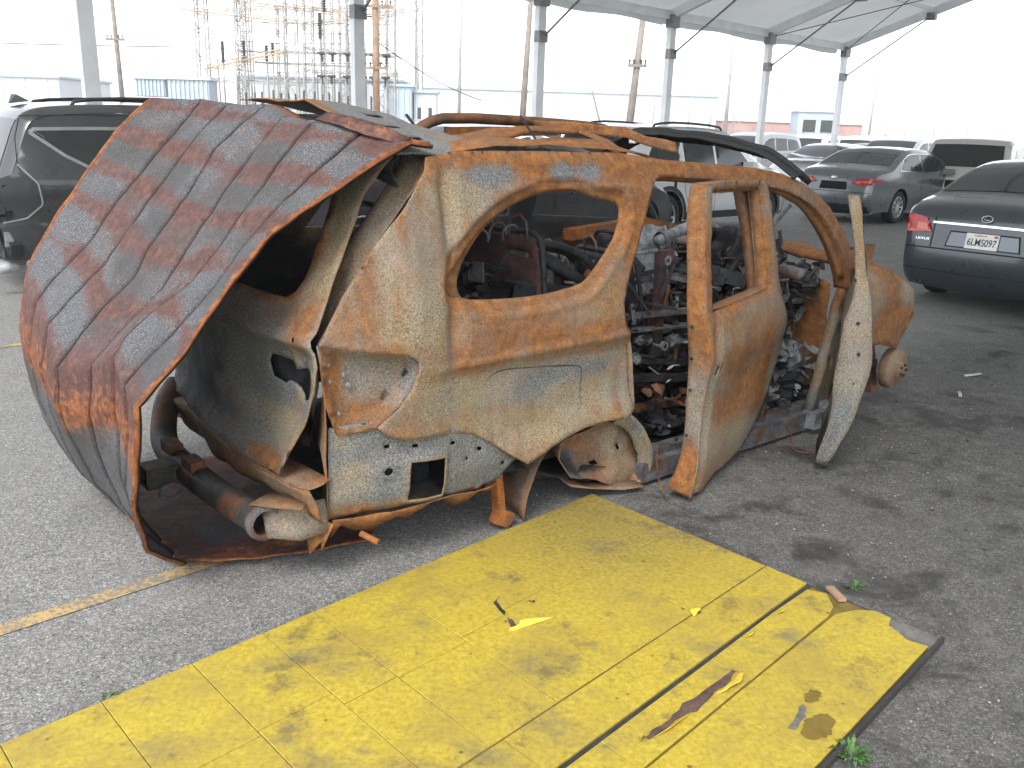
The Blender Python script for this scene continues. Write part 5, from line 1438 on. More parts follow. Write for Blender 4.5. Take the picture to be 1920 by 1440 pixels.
m = MB(); p0, p1 = pl(-.01, 1.621), pl(4.4, 1.621); m.bar((*p0, .012), (*p1, .012), .012, .024); m.build('edge_strip', 'darkbase', plat)
def ragged(pts, amp, seed, sub=3):
    r_ = random.Random(seed); o = []
    for i, p in enumerate(pts):
        q_ = pts[(i + 1) % len(pts)]
        for k in range(sub): o.append((p[0] + (q_[0] - p[0]) * k / sub + r_.uniform(-amp, amp), p[1] + (q_[1] - p[1]) * k / sub + r_.uniform(-amp, amp)))
    return o
def decal(name, pts, mat, z=PZ + .0025, seed=1, amp=.006, res=.03):
    return panel(name, ragged(pts, amp, seed), lambda V: np.array([(*pl(a, b), z + .0008 * noise.noise(Vector((a * 40, b * 40, 0)))) for a, b in V]), mat, plat, [], res, 0)
decal('bare_strip', [(1.206, 1.202), (1.177, 1.226), (1.013, 1.237), (.9, 1.246), (.80, 1.238), (.712, 1.231), (.719, 1.207), (.938, 1.200), (1.05, 1.206), (1.113, 1.205)], 'torn', seed=2, amp=.009)
decal('bare_patch', [(.98, .372), (1.02, .40), (1.035, .47), (1.055, .475), (1.03, .395)], 'char', seed=3, amp=.004)
decal('bare_patch', [(1.06, .50), (1.105, .565), (1.085, .575), (1.05, .52)], 'torn', seed=4, amp=.004)
decal('bare_patch', [(.925, .465), (.915, .495), (.905, .485)], 'char', seed=14, amp=.003)
decal('bare_patch', [(.50, .91), (.53, .935), (.515, .955), (.485, .935)], 'torngrey', seed=5, amp=.006)
decal('bare_patch', [(.71, 1.45), (.77, 1.462), (.84, 1.475), (.84, 1.495), (.76, 1.485), (.71, 1.47)], 'torngrey', seed=6, amp=.005)
decal('oil_spot', [(.77 + .075 * math.cos(t), 1.535 + .04 * math.sin(t)) for t in np.linspace(0, 6.28, 12)[:-1]], 'oilspot', seed=7, amp=.006)
decal('oil_spot', [(.65 + .04 * math.cos(t), 1.455 + .022 * math.sin(t)) for t in np.linspace(0, 6.28, 10)[:-1]], 'oilspot', seed=8, amp=.006)
decal('grey_corner', [(.10, 1.45), (-.008, 1.385), (-.01, 1.61), (.1, 1.612)], 'torngrey', z=.0145, seed=10, amp=.004)
def flap(pts, mat='curl', h=.02, seed=1):
    """peeled paint, curling up from one side"""
    A, B = pts[0], pts[1]
    v, f = [], []
    n = 8
    r_ = random.Random(seed)
    for i in range(n + 1):
        t = i / n
        a = (A[0] + (B[0] - A[0]) * t, A[1] + (B[1] - A[1]) * t)
        w = (.7 + .5 * r_.random()) * math.sin(math.pi * (t * .9 + .05))
        for j in range(4):
            q_ = j / 3
            v.append((*pl(a[0] + pts[2][0] * q_ * w, a[1] + pts[2][1] * q_ * w), PZ + .002 + h * q_ ** 1.5 * w))
    for i in range(n):
        for j in range(3):
            k = i * 4 + j
            f.append((k, k + 4, k + 5, k + 1))
    return mesh_obj('paint_flap', v, f, mat, plat, True, .001)
flap([(1.11, .57), (.93, .61), (.04, -.02)], h=.022, seed=2)
flap([(.70, 1.235), (.86, 1.243), (.0, .035)], h=.018, seed=3)
flap([(1.0, 1.236), (1.16, 1.228), (0, .015)], h=.014, seed=4)
flap([(.52, .91), (.545, .945), (-.02, .02)], h=.018, seed=5)
flap([(.47, 1.14), (.52, 1.14), (0, .02)], h=.012, seed=6)
flap([(.25, 1.14), (.30, 1.14), (0, .02)], h=.012, seed=7)
flap([(.30, 1.55), (.36, 1.545), (.01, .012)], h=.008, seed=8)
m = MB(); m.bar((*pl(-.03, 1.19), .022), (*pl(.03, 1.27), .026), .03, .012); m.build('broken_slat_end', 'wood', plat)

# ================================================================== small things on the ground
def weed(label, x, y, n, h, seed, petal=False):
    r_ = random.Random(seed)
    o = empty('weed', (x, y, 0), 0, label, 'weed')
    m = MB()
    for i in range(n):
        a = r_.uniform(0, 6.28); d = Vector((math.cos(a), math.sin(a), 0)); l = h * r_.uniform(.4, 1.1); w = l * .13
        s = Vector((-d.y, d.x, 0)); b = d * r_.uniform(0, .01)
        b = b + d * r_.uniform(0, h * .5); e_ = r_.uniform(.15, .8); p1 = b + d * l * .45 + Vector((0, 0, l * e_)); p2 = b + d * l * r_.uniform(.7, .95) + Vector((0, 0, l * e_ * r_.uniform(.5, 1.2)))
        m.add([b, p1 + s * w, p2, p1 - s * w], [(0, 1, 2, 3)])
    m.build('leaves', 'leaf', o)
    if petal:
        m = MB()
        for k in range(5):
            a = k * 1.257; m.add([(0, 0, h * .6), (.008 * math.cos(a - .4), .008 * math.sin(a - .4), h * .62), (.012 * math.cos(a), .012 * math.sin(a), h * .6), (.008 * math.cos(a + .4), .008 * math.sin(a + .4), h * .62)], [(0, 1, 2, 3)])
        f_ = m.build('flower', 'petal', o); f_.location = (-.03, .005, 0)
weed('small green weed with a violet flower growing at the platform corner', 1.345, 3.06, 30, .04, 1, True)
weed('bushy green weed tucked against the platform edge strip', .985, 2.09, 70, .045, 2)
weed('tiny green weed growing along the long edge of the platform', -1.17, 2.25, 30, .03, 3)
rgr = random.Random(5)
m = MB()
for _ in range(900):
    a = rgr.uniform(-.25, .62); d = 2.2 + 9 * rgr.random() ** 1.6
    x, y = d * math.sin(a) + .8, d * math.cos(a)
    s = rgr.uniform(.002, .007) * (1 + d * .06)
    R = Matrix.Rotation(rgr.uniform(0, 6), 3, 'Z') @ Matrix.Rotation(rgr.uniform(-.4, .4), 3, 'X')
    rel = Vector((x - .395, y - 3.861)); b_ = rel.dot(BX)
    aa = rel.dot(AX)
    if -.02 < b_ < 1.66 and aa > -.03: continue
    m.box((x, y, s * .25), (s, s * rgr.uniform(.5, .9), s * .5), R)
tag(m.build('loose_grit', 'stone'), 'pale grit and crumbs of glass scattered over the dark asphalt', 'grit', kind='stuff')
m = MB()
for _ in range(110):
    a = rgr.uniform(-.1, .6); d = 3.6 + 4 * rgr.random()
    x, y = d * math.sin(a) + .9, d * math.cos(a)
    s = rgr.uniform(.006, .02)
    rel = Vector((x - .395, y - 3.861))
    if -.02 < rel.dot(BX) < 1.66 and rel.dot(AX) > -.03: continue
    m.box((x, y, s * .12), (s, s * .6, s * .2), Matrix.Rotation(rgr.uniform(0, 6), 3, 'Z'))
tag(m.build('rust_flakes', 'maroon'), 'dark rust flakes shed on the asphalt by the open doors', 'flakes', kind='stuff')
for i, (x, y, l, a, lab) in enumerate(((3.35, 6.3, .16, .4, 'short pale metal strip lying near the front hub'), (3.05, 5.75, .10, 1.2, 'white scrap lying on asphalt under the fender'), (4.6, 7.4, .28, -.3, 'thin grey splinter lying behind the blue-grey sedan'))):
    m = MB(); m.bar((x, y, .012), (x + l * math.cos(a), y + l * math.sin(a), .014), .02, .01); tag(m.build('metal_scrap', 'ashwhite'), lab, 'scrap')

# ================================================================== parked cars
class Car:
    """shell built from a side profile; x forward from the rear bumper, y to the car's left"""
    def __init__(self, prof, W, belt, H, zb, wheels, wr, rearround=.16, crown=.05, r=.06, n=90, tumble=.22):
        P = smooth_open(prof, 2)
        self.P = resample(P, n)
        self.d = np.r_[0, np.cumsum(np.linalg.norm(np.diff(self.P, axis=0), axis=1))]
        T = np.gradient(self.P, axis=0); T /= np.linalg.norm(T, axis=1)[:, None]
        self.N = np.c_[-T[:, 1], T[:, 0]]
        self.W, self.belt, self.H, self.zb, self.wheels, self.wr = W / 2, belt, H, zb, wheels, wr
        self.L = self.P[:, 0].max(); self.rr, self.crown, self.r, self.tum = rearround, crown, r, tumble
    def w(self, x, z):
        x = np.asarray(x, float); z = np.asarray(z, float)
        k = 1 - self.rr * c01((.75 - x) / .75) ** 2.2 - .22 * c01((x - self.L + .9) / .9) ** 2.2
        k = k - self.tum * c01((z - self.belt) / (self.H - self.belt)) ** 1.15
        k = k - .05 * c01((.5 - z) / .3) ** 1.5 + .012 * np.exp(-((z - self.belt + .12) / .09) ** 2)
        return self.W * k
    def s_of_z(self, z):
        i = int(np.argmax(self.P[:, 1] > z + 0)); i = max(1, i)
        a, b = self.P[i - 1, 1], self.P[i, 1]
        return self.d[i - 1] + (self.d[i] - self.d[i - 1]) * (z - a) / (b - a + 1e-9)
    def surf(self, s, y, off=0.0):
        x = np.interp(s, self.d, self.P[:, 0]); z = np.interp(s, self.d, self.P[:, 1])
        nx = np.interp(s, self.d, self.N[:, 0]); nz = np.interp(s, self.d, self.N[:, 1])
        w = self.w(x - self.r * nx, z - self.r * nz)
        a = np.abs(y); e = np.clip((a - (w - self.r)) / self.r, 0, 1)
        drop = self.r * (1 - np.sqrt(1 - np.minimum(e, .999) ** 2)) - self.crown * (1 - (a / w) ** 2)
        return np.c_[x - nx * (drop - off), y, z - nz * (drop - off)]
    def skin(self, root, color, s0=None, s1=None, name='body', mat='paint', ny=16, off=0.0, inset=0.0):
        s0 = 0 if s0 is None else s0; s1 = self.d[-1] if s1 is None else s1
        S_ = np.linspace(s0, s1, max(6, int((s1 - s0) / .07)))
        v, f = [], []
        for s in S_:
            x = np.interp(s, self.d, self.P[:, 0]); z = np.interp(s, self.d, self.P[:, 1])
            nx = np.interp(s, self.d, self.N[:, 0]); nz = np.interp(s, self.d, self.N[:, 1])
            w = float(self.w(x - self.r * nx, z - self.r * nz)) - inset
            t = np.linspace(-1, 1, ny + 1); t = np.sign(t) * np.abs(t) ** .7
            v += list(self.surf(np.full(ny + 1, s), t * w, off))
        for i in range(len(S_) - 1):
            for j in range(ny):
                a = i * (ny + 1) + j
                f.append((a, a + 1, a + ny + 2, a + ny + 1))
        return mesh_obj(name, v, f, mat, root, True, 0, color=color)
    def side_outline(self):
        I = self.P - self.N * self.r
        top = [tuple(p) for p in I[::2]]
        bot = []
        for wx in sorted(self.wheels, reverse=True):
            R = self.wr + .055
            a0 = math.asin(max(-1, min(1, (self.zb - self.wr) / R)))
            for k in range(15):
                a = a0 + (math.pi - 2 * a0) * k / 14
                bot.append((wx + R * math.cos(a), self.wr + R * math.sin(a)))
        return top + bot
    def sides(self, root, color, res=.09):
        o = self.side_outline()
        for sg, nm in ((1, 'body_side'), (-1, 'body_side')):
            panel(nm, o, lambda V, sg=sg: np.c_[V[:, 0], sg * self.w(V[:, 0], V[:, 1]), V[:, 1]], 'paint', root, [], res, .0, color=color)
        for sg in (1, -1):
            v, f = [], []
            k = len(o) - 15 * len(self.wheels)
            for wi in range(len(self.wheels)):
                arc = o[k + 15 * wi:k + 15 * wi + 15]
                b = len(v)
                for (x, z) in arc: v += [(x, sg * float(self.w(x, z)), z), (x, sg * (float(self.w(x, z)) - .3), z)]
                for i in range(14): f.append((b + 2 * i, b + 2 * i + 1, b + 2 * i + 3, b + 2 * i + 2))
            mesh_obj('wheel_wells', v, f, 'plastic', root)['kind'] = 'stuff'
        m = MB(); m.box((self.L / 2, 0, self.zb + .09), (self.L * .86, self.W * 1.6, .12)); m.build('underbody', 'plastic', root)
    def on(self, V, sg, off=0.004): return np.c_[V[:, 0], sg * (self.w(V[:, 0], V[:, 1]) + off), V[:, 1]]
    def side_patch(self, root, name, poly, mat, off=.004, res=.08, color=None, sides=(1, -1), hole=()):
        for sg in sides: panel(name, poly, lambda V, sg=sg: self.on(V, sg, off), mat, root, hole, res, 0, color=color)
    def line(self, root, name, pts, mat, wd=.008, off=.003, sides=(1, -1), closed=False):
        for sg in sides:
            Q = densify(pts, .06) if closed else [tuple(p) for p in resample(pts, max(3, int(len(pts) * 5)))]
            if closed: Q = Q + [Q[0]]
            Q = np.array(Q); T = np.gradient(Q, axis=0); T /= np.linalg.norm(T, axis=1)[:, None] + 1e-9
            n_ = np.c_[-T[:, 1], T[:, 0]] * wd / 2
            A, B = self.on(Q + n_, sg, off), self.on(Q - n_, sg, off)
            v, f = [], []
            for a, b in zip(A, B): v += [a, b]
            for i in range(len(Q) - 1): f.append((2 * i, 2 * i + 1, 2 * i + 3, 2 * i + 2))
            mesh_obj(name, v, f, mat, root, True)
    def rear_patch(self, root, name, poly, mat, off=.004, res=.04, color=None, hole=()):
        """poly in (y, z) on the tail"""
        def fn(V):
            s = np.array([self.s_of_z(z) for z in V[:, 1]])
            x = np.interp(s, self.d, self.P[:, 0]); z = np.interp(s, self.d, self.P[:, 1]); w = self.w(x, z) - .006
            return self.surf(s, np.clip(V[:, 0], -w, w), off)
        return panel(name, poly, fn, mat, root, hole, res, 0, color=color)
    def make_wheels(self, root, spokes=10, simple=False):
        for wx in self.wheels:
            for sg in (1, -1):
                yc = sg * (self.W - .12)
                wh = empty('wheel', (wx, yc, self.wr), 0 if sg < 0 else math.pi); wh.parent = root
                R = self.wr
                m = MB(); m.lathe([(R * .66, -.095), (R * .72, -.105), (R * .9, -.11), (R * .98, -.085), (R, -.05), (R, .05), (R * .97, .09), (R * .66, .1)], 28, 'y'); m.build('tyre', 'tyre', wh, True)
                m = MB(); m.lathe([(R * .66, -.09), (R * .63, -.085), (R * .60, -.03), (R * .25, -.035), (0, -.035)], 24, 'y')
                m.build('rim', 'plastic', wh, True)
                if simple:
                    m = MB(); m.lathe([(R * .62, -.088), (R * .5, -.075), (R * .1, -.085), (0, -.085)], 20, 'y'); m.build('hubcap', 'rim', wh, True)
                else:
                    m = MB(); m.lathe([(R * .67, -.098), (R * .64, -.102), (R * .60, -.08)], 24, 'y'); m.lathe([(R * .15, -.06), (R * .15, -.09), (0, -.095)], 12, 'y')
                    for k in range(spokes):
                        a = 2 * math.pi * k / spokes
                        m.bar((R * .1 * math.cos(a), -.08, R * .1 * math.sin(a)), (R * .63 * math.cos(a), -.085, R * .63 * math.sin(a)), R * .09, .02, up=(0, 1, 0))
                    m.build('spokes', 'rim', wh)

SEDAN = [(.16, .22), (.05, .30), (.0, .45), (.01, .62), (.05, .80), (.06, .93), (.10, 1.0), (.22, 1.045), (.42, 1.075), (.62, 1.10), (.85, 1.20), (1.15, 1.335), (1.45, 1.425), (1.8, 1.47), (2.3, 1.475), (2.75, 1.42), (3.1, 1.28), (3.45, 1.11), (3.68, 1.01), (4.1, .94), (4.5, .84), (4.75, .70), (4.85, .52), (4.83, .35), (4.7, .22)]
SUVP = [(.18, .30), (.05, .40), (.0, .58), (.02, .80), (.05, .98), (.10, 1.15), (.22, 1.42), (.30, 1.60), (.40, 1.69), (.65, 1.735), (1.3, 1.765), (2.1, 1.76), (2.6, 1.72), (2.95, 1.60), (3.3, 1.38), (3.62, 1.17), (4.1, 1.10), (4.5, 1.0), (4.75, .82), (4.82, .6), (4.78, .4), (4.65, .28)]

def sedan(name, label, origin, hd, color, windows, glass_s, trunk=True, hatch=False, W=1.84):
    root = empty(name, (*origin, 0), rad(90 - hd), label, 'car')
    c = Car(SEDAN, W, .98, 1.475, .24, (1.08, 3.92), .33, crown=.05)
    c.skin(root, color); c.sides(root, color)
    c.make_wheels(root)
    return root, c
def dresscar(c, root, color, win, rearglass, doors, handles, glassmat='glass', chrome=True):
    c.skin(root, None, *rearglass, name='rear_window', mat=glassmat, off=.006, inset=.11)
    for w in win: c.side_patch(root, 'side_window', w, glassmat, .004)
    if chrome:
        for w in win[:1]: pass
    for d_ in doors: c.line(root, 'panel_gap', d_, 'seam', .009)
    for (x, z) in handles:
        for sg in (1, -1):
            m = MB(); y = sg * (float(c.w(x, z)) + .015); m.box((x, y, z), (.19, .02, .028)); o = m.build('door_handle', 'paint', root, color=color)

# ------------------------------------------------------------------ dark blue-grey sedan with the plate
LEXC = (.034, .043, .053)
LO = (4.90 - .743 * 1.08 + .669 * .78, 10.1 - .669 * 1.08 - .743 * .78)
lex, c = sedan('parked_sedan', 'dark blue-grey sedan with oval badge and white licence plate, tail towards the wreck', LO, 48, LEXC, None, None)
sg_ = c.s_of_z
def s_at_x(c, x):  # arc position on the top side
    i = np.argmax(c.P[:, 0] > x) if True else 0
    k = [j for j in range(len(c.P)) if c.P[j, 1] > .7]
    j = next(j for j in k if c.P[j, 0] >= x)
    return c.d[j]
WIN_S = [[(.98, 1.06), (1.20, 1.27), (1.42, 1.36), (1.62, 1.39), (1.95, 1.40), (1.98, 1.04)], [(2.03, 1.04), (2.0, 1.40), (2.4, 1.395), (2.7, 1.34), (2.95, 1.22), (3.18, 1.07)]]
GAPS = [[(2.0, 1.03), (2.0, .7), (1.98, .35), (2.02, .3)], [(1.12, .98), (1.3, .86), (1.42, .72)], [(3.2, 1.02), (3.25, .8), (3.2, .35), (2.02, .3)]]
dresscar(c, lex, LEXC, WIN_S, (s_at_x(c, .66), s_at_x(c, 1.42)), GAPS, ((1.45, .86), (2.4, .85)))
LAMP = [(.52, .775), (.56, .86), (.60, .905), (.72, .93), (.80, .935), (.86, .92), (.88, .80), (.80, .755), (.65, .755)]
def both(p): return [p, [(-y, z) for y, z in p][::-1]]
for p in both(LAMP):
    c.rear_patch(lex, 'tail_lamp', p, 'red', .012)
for p in both([(.555, .785), (.58, .85), (.68, .86), (.68, .785)]): c.rear_patch(lex, 'reversing_lamp', p, 'redlight', .016, .03)
for p in both([(.53, .77), (.86, .765), (.86, .778), (.53, .783)]): c.rear_patch(lex, 'lamp_trim', p, 'redlight', .017, .03)
c.side_patch(lex, 'tail_lamp', [(.02, .79), (.03, .90), (.30, .93), (.22, .84)], 'red', .006, .05)
c.rear_patch(lex, 'trim_bar', [(-.52, .858), (.52, .858), (.52, .876), (-.52, .876)], 'chrome', .016, .05)
c.rear_patch(lex, 'plate_recess', [(-.36, .64), (.36, .64), (.33, .80), (-.33, .80)], 'seam', .004, .05)
c.rear_patch(lex, 'plate_recess_panel', [(-.345, .65), (.345, .65), (.32, .785), (-.32, .785)], 'paint', .008, .05, color=(.11, .13, .15))
c.rear_patch(lex, 'bumper_gap', [(-.80, .605), (.80, .605), (.80, .618), (-.80, .618)], 'seam', .004, .05)
c.rear_patch(lex, 'bumper_crease_shade', [(-.82, .395), (.82, .395), (.82, .405), (-.82, .405)], 'seam', .003, .05)  # dark strip painted for the shade under the bumper fold
c.rear_patch(lex, 'boot_gap', [(-.51, .62), (-.50, .62), (-.50, .92), (-.51, .92)], 'seam', .004, .05)
c.rear_patch(lex, 'boot_gap', [(.50, .62), (.51, .62), (.51, .92), (.50, .92)], 'seam', .004, .05)
def on_tail(c, y, z, off, tilt=None):
    """matrix whose x runs to the viewer's right on the tail and y runs up"""
    s = c.s_of_z(z)
    p = c.surf(np.array([s]), np.array([y]), off)[0]
    q_ = c.surf(np.array([s + .05]), np.array([y]), off)[0]; q2 = c.surf(np.array([s]), np.array([y - .05]), off)[0]
    up = Vector(q_ - p).normalized(); xr = Vector(q2 - p).normalized(); nz = xr.cross(up).normalized(); up = nz.cross(xr)
    return Matrix.Translation(p) @ Matrix((xr, up, nz)).transposed().to_4x4()
Tp = on_tail(c, 0, .715, .022)
m = MB(); m.box((0, 0, 0), (.31, .152, .004)); 
o = m.build('licence_plate', 'plate', lex); o.data.transform(Tp)
text_obj('plate_number', '6LMS097', .095, 'ink', o, Tp @ Matrix.Translation((0, -.014, .003)) @ Matrix.Diagonal((.78, 1.05, 1, 1)), bold=.0012)
text_obj('plate_state', 'California', .030, 'redink', o, Tp @ Matrix.Translation((-.02, .057, .003)), bold=.0004)
m = MB(); m.box((.125, .055, .003), (.035, .022, .002)); q_ = m.build('plate_sticker', 'redink', o); q_.data.transform(Tp)
Te = on_tail(c, 0, .925, .012)
m = MB(); m.tube([Te @ Vector((.052 * math.cos(a), .036 * math.sin(a), .004)) for a in np.linspace(0, 2 * math.pi, 25)], .006, 6, False)
m.tube([Te @ Vector(p) for p in ((-.012, .030, .005), (-.030, -.012, .005), (.030, -.012, .005))], .005, 6)
m.build('badge', 'chrome', lex, True)
text_obj('badge_letters', 'LEXUS', .040, 'chrome', lex, on_tail(c, .60, .695, .008) @ Matrix.Diagonal((1.3, .8, 1, 1)), bold=.0008)
text_obj('model_letters', 'ES350', .036, 'chrome', lex, on_tail(c, -.62, .695, .008), bold=.0008)
for sgn in (1, -1):
    m = MB(); m.lathe([(.042, -.05), (.046, -.05), (.046, .12), (.036, .12), (.036, -.05)], 14, 'x', (.12, sgn * .62, .275)); m.build('exhaust_tip', 'chrome', lex, True)
m = MB(); m.lathe([(0, 0), (.03, .01), (.02, .03), (0, .03)], 8, 'z', (1.55, 0, 1.47)); m.build('aerial', 'paint', lex, color=LEXC)

# ------------------------------------------------------------------ mid grey sedan with wrap-round lamps
FUC = (.13, .14, .15)
FO_ = (7.79 - .743 * 1.08 - .669 * .78, 18.68 - .669 * 1.08 + .743 * .78)
fus, c = sedan('parked_sedan', 'grey sedan with slim red tail lamps and alloy wheels, parked beyond the wreck nose', FO_, 48, FUC, None, None)
dresscar(c, fus, FUC, WIN_S, (s_at_x(c, .70), s_at_x(c, 1.5)), GAPS, ((1.45, .90), (2.4, .88)), 'glass_green')
for w in WIN_S: c.line(fus, 'window_trim', w, 'chrome', .014, .006, closed=True)
for p in both([(.38, .80), (.46, .87), (.60, .90), (.78, .91), (.87, .89), (.87, .82), (.75, .775), (.50, .765)]): c.rear_patch(fus, 'tail_lamp', p, 'red', .012)
for p in both([(.46, .815), (.52, .855), (.75, .865), (.80, .835), (.74, .805), (.52, .795)]): c.rear_patch(fus, 'lamp_insert', p, 'redlight', .016)
c.side_patch(fus, 'tail_lamp', [(.02, .83), (.04, .90), (.36, .90), (.24, .84)], 'red', .006, .05)
c.rear_patch(fus, 'bumper_gap', [(-.80, .62), (.80, .62), (.80, .63), (-.80, .63)], 'seam', .004, .05)
c.rear_patch(fus, 'lower_bumper', [(-.80, .24), (.80, .24), (.78, .36), (.3, .40), (-.3, .40), (-.78, .36)], 'plastic', .006, .05)
c.rear_patch(fus, 'plate_recess', [(-.30, .66), (.30, .66), (.28, .82), (-.28, .82)], 'seam', .005, .05)
for p in both([(.60, .40), (.72, .41), (.72, .44), (.60, .43)]): c.rear_patch(fus, 'reflector', p, 'red', .008, .04)
Te = on_tail(c, 0, .90, .012)
m = MB(); m.lathe([(0, .006), (.05, .005), (.062, 0)], 20, 'z'); o = m.build('badge', 'chrome', fus, True); o.data.transform(Te @ Matrix.Diagonal((1.2, .55, 1, 1)))
for sgn in (1, -1):
    m = MB(); m.box((2.98, sgn * 1.02, 1.04), (.14, .20, .12)); m.box((3.0, sgn * .92, 1.0), (.06, .1, .04)); m.build('door_mirror', 'paint', fus, color=FUC)
c.line(fus, 'crease_glint', [(.3, .78), (1.5, .80), (3.4, .80)], 'chrome', .004, .002)  # thin bright line painted as the glint along the body fold

# ------------------------------------------------------------------ SUVs
def suv(name, label, origin, hd, color, cladding=False, far=False, cat='car', W=1.92, group=None):
    root = empty(name, (*origin, 0), rad(90 - hd), label, cat, group)
    c = Car(SUVP, W, 1.08, 1.765, .30, (.98, 3.85), .37, crown=.04, r=.07, rearround=.13, tumble=.17)
    c.skin(root, color); c.sides(root, color)
    c.make_wheels(root, 5 if not far else 6, far)
    return root, c
SW = [[(.42, 1.17), (.40, 1.20), (.62, 1.50), (.78, 1.55), (1.28, 1.58), (1.32, 1.14)], [(1.38, 1.14), (1.36, 1.59), (2.15, 1.60), (2.2, 1.13)], [(2.26, 1.13), (2.22, 1.60), (2.55, 1.58), (2.85, 1.48), (3.25, 1.15)]]
# dark grey SUV at the left, tail lamp and bumper torn off
DKC = (.036, .037, .040)
DO = (-4.42 - .669 * .93 - .25, 8.15 + .743 * .93 - .2)
dk, c = suv('parked_suv', 'dark grey SUV with torn-off tail lamp and bumper standing behind the hanging sheet', DO, 47, DKC)
QW = [(.36, 1.50), (.40, 1.53), (.9, 1.545), (1.5, 1.55), (1.52, 1.16), (1.0, 1.17), (.82, 1.19), (.62, 1.30)]
c.side_patch(dk, 'side_window', QW, 'glass', .004)
c.line(dk, 'window_trim', QW, 'alud', .03, .007, closed=True)
for w in SW[1:]: c.side_patch(dk, 'side_window', w, 'glass', .004)
c.skin(dk, None, c.s_of_z(1.12), c.s_of_z(1.60), 'rear_window', 'glass', off=.006, inset=.13)
c.line(dk, 'roof_gap', [(.30, 1.64), (.8, 1.665), (2.4, 1.67)], 'seam', .008)
c.line(dk, 'hatch_gap', [(.30, 1.62), (.24, 1.45), (.22, 1.2), (.30, 1.05)], 'seam', .008)
c.side_patch(dk, 'lamp_cavity', [(.02, .72), (.03, 1.08), (.24, 1.16), (.36, 1.05), (.38, .86), (.28, .74)], 'plastic', .004, .05)
c.rear_patch(dk, 'lamp_cavity', [(-.86, .70), (-.50, .72), (-.50, 1.02), (-.86, 1.10)], 'plastic', .006, .05)
c.rear_patch(dk, 'lamp_cavity', [(.50, .72), (.86, .70), (.86, 1.10), (.50, 1.02)], 'plastic', .006, .05)
c.rear_patch(dk, 'bare_bumper', [(-.85, .34), (.85, .34), (.85, .66), (-.85, .66)], 'plastic', .005, .06)
c.side_patch(dk, 'bare_bumper', [(.06, .36), (.03, .66), (.42, .70), (.46, .36)], 'plastic', .004, .05)
c.line(dk, 'cavity_trim', [(.05, .70), (.24, .74), (.38, .86), (.36, 1.05), (.22, 1.22)], 'alud', .014, .008)
r_ = random.Random(6)
for i in range(22):
    m = MB()
    y = -.86 + r_.uniform(-.04, .35); z = r_.uniform(.45, 1.02); x = .05 + r_.uniform(-.06, .08)
    m.box((x, y, z), (r_.uniform(.03, .10), r_.uniform(.03, .14), r_.uniform(.03, .20)), Matrix.Rotation(r_.uniform(-.5, .5), 3, 'X'))
    m.build('broken_bracket', r_.choice(['plastic', 'plastic', 'char', 'chargrey', 'ashgrey']), dk)
for i in range(6):
    m = MB(); y = -.80 + r_.uniform(0, .3); m.tube(smooth_open([(.03, y, .95 - .06 * i), (-.03, y + .04, .85 - .06 * i), (.0, y + r_.uniform(-.1, .1), .7 - .05 * i), (.05, y, .5)], 1), .009, 6); m.build('loose_wire', 'plastic', dk, True)
m = MB(); m.tube([(.25, -.62, .27), (.05, -.62, .26), (-.06, -.63, .24)], [.05, .055, .06], 12); m.build('exhaust_tip', 'ashwhite', dk, True)
m = MB(); m.add([(.62, 0, 1.73 + .05), (.42, .035, 1.70 + .05), (.42, -.035, 1.70 + .05), (.46, .0, 1.84), (.50, .018, 1.84), (.50, -.018, 1.84)], [(0, 1, 4), (1, 3, 4), (0, 5, 2), (2, 5, 3), (0, 4, 5), (3, 5, 4), (1, 2, 3)]); m.build('shark_fin_aerial', 'paint', dk, color=DKC)
for sgn in (1, -1):
    m = MB(); m.tube(smooth_open([(.80, sgn * .66, 1.745), (.84, sgn * .66, 1.80), (1.4, sgn * .68, 1.835), (2.2, sgn * .68, 1.83), (2.26, sgn * .68, 1.77)], 1), .018, 8); m.build('roof_rail', 'plastic', dk, True)
c.line(dk, 'panel_gap', [(1.62, 1.08), (1.62, .9), (1.5, .72)], 'seam', .008); c.line(dk, 'panel_gap', [(2.22, 1.1), (2.24, .4)], 'seam', .008)

# white crossover behind the wreck cabin
WHC = (.66, .68, .69)
wh, c = suv('parked_suv', 'white crossover with black wheel arch cladding seen past the wreck pillars', (1.0, 14.2), 47, WHC)
for w in SW: c.side_patch(wh, 'side_window', w, 'glass', .004); 
c.skin(wh, None, c.s_of_z(1.12), c.s_of_z(1.60), 'rear_window', 'glass', off=.006, inset=.13)
c.skin(wh, None, s_at_x(c, 2.85), s_at_x(c, 3.55), 'windscreen', 'glass', off=.006, inset=.10)
for d_ in ([(2.22, 1.1), (2.24, .4)], [(1.34, 1.12), (1.4, .8), (1.5, .6)], [(3.3, 1.1), (3.35, .4)]): c.line(wh, 'panel_gap', d_, 'seam', .009)
for wx in (.98, 3.85):
    ring_ = [(wx + .50 * math.cos(a), .37 + .50 * math.sin(a)) for a in np.linspace(-.1, math.pi + .1, 20)] + [(wx + .43 * math.cos(a), .37 + .43 * math.sin(a)) for a in np.linspace(math.pi + .1, -.1, 20)]
    c.side_patch(wh, 'arch_cladding', ring_, 'plastic', .012, .05)
c.side_patch(wh, 'sill_cladding', [(1.45, .32), (1.45, .44), (3.4, .44), (3.4, .32)], 'plastic', .012, .08)
for sgn in (1, -1):
    m = MB(); m.tube(smooth_open([(.80, sgn * .70, 1.745), (.84, sgn * .70, 1.80), (1.4, sgn * .72, 1.835), (2.5, sgn * .72, 1.80), (2.6, sgn * .72, 1.73)], 1), .018, 8); m.build('roof_rail', 'plastic', wh, True)
    m = MB(); m.box((3.05, sgn * 1.06, 1.16), (.14, .2, .15)); m.build('door_mirror', 'paint', wh, color=WHC)
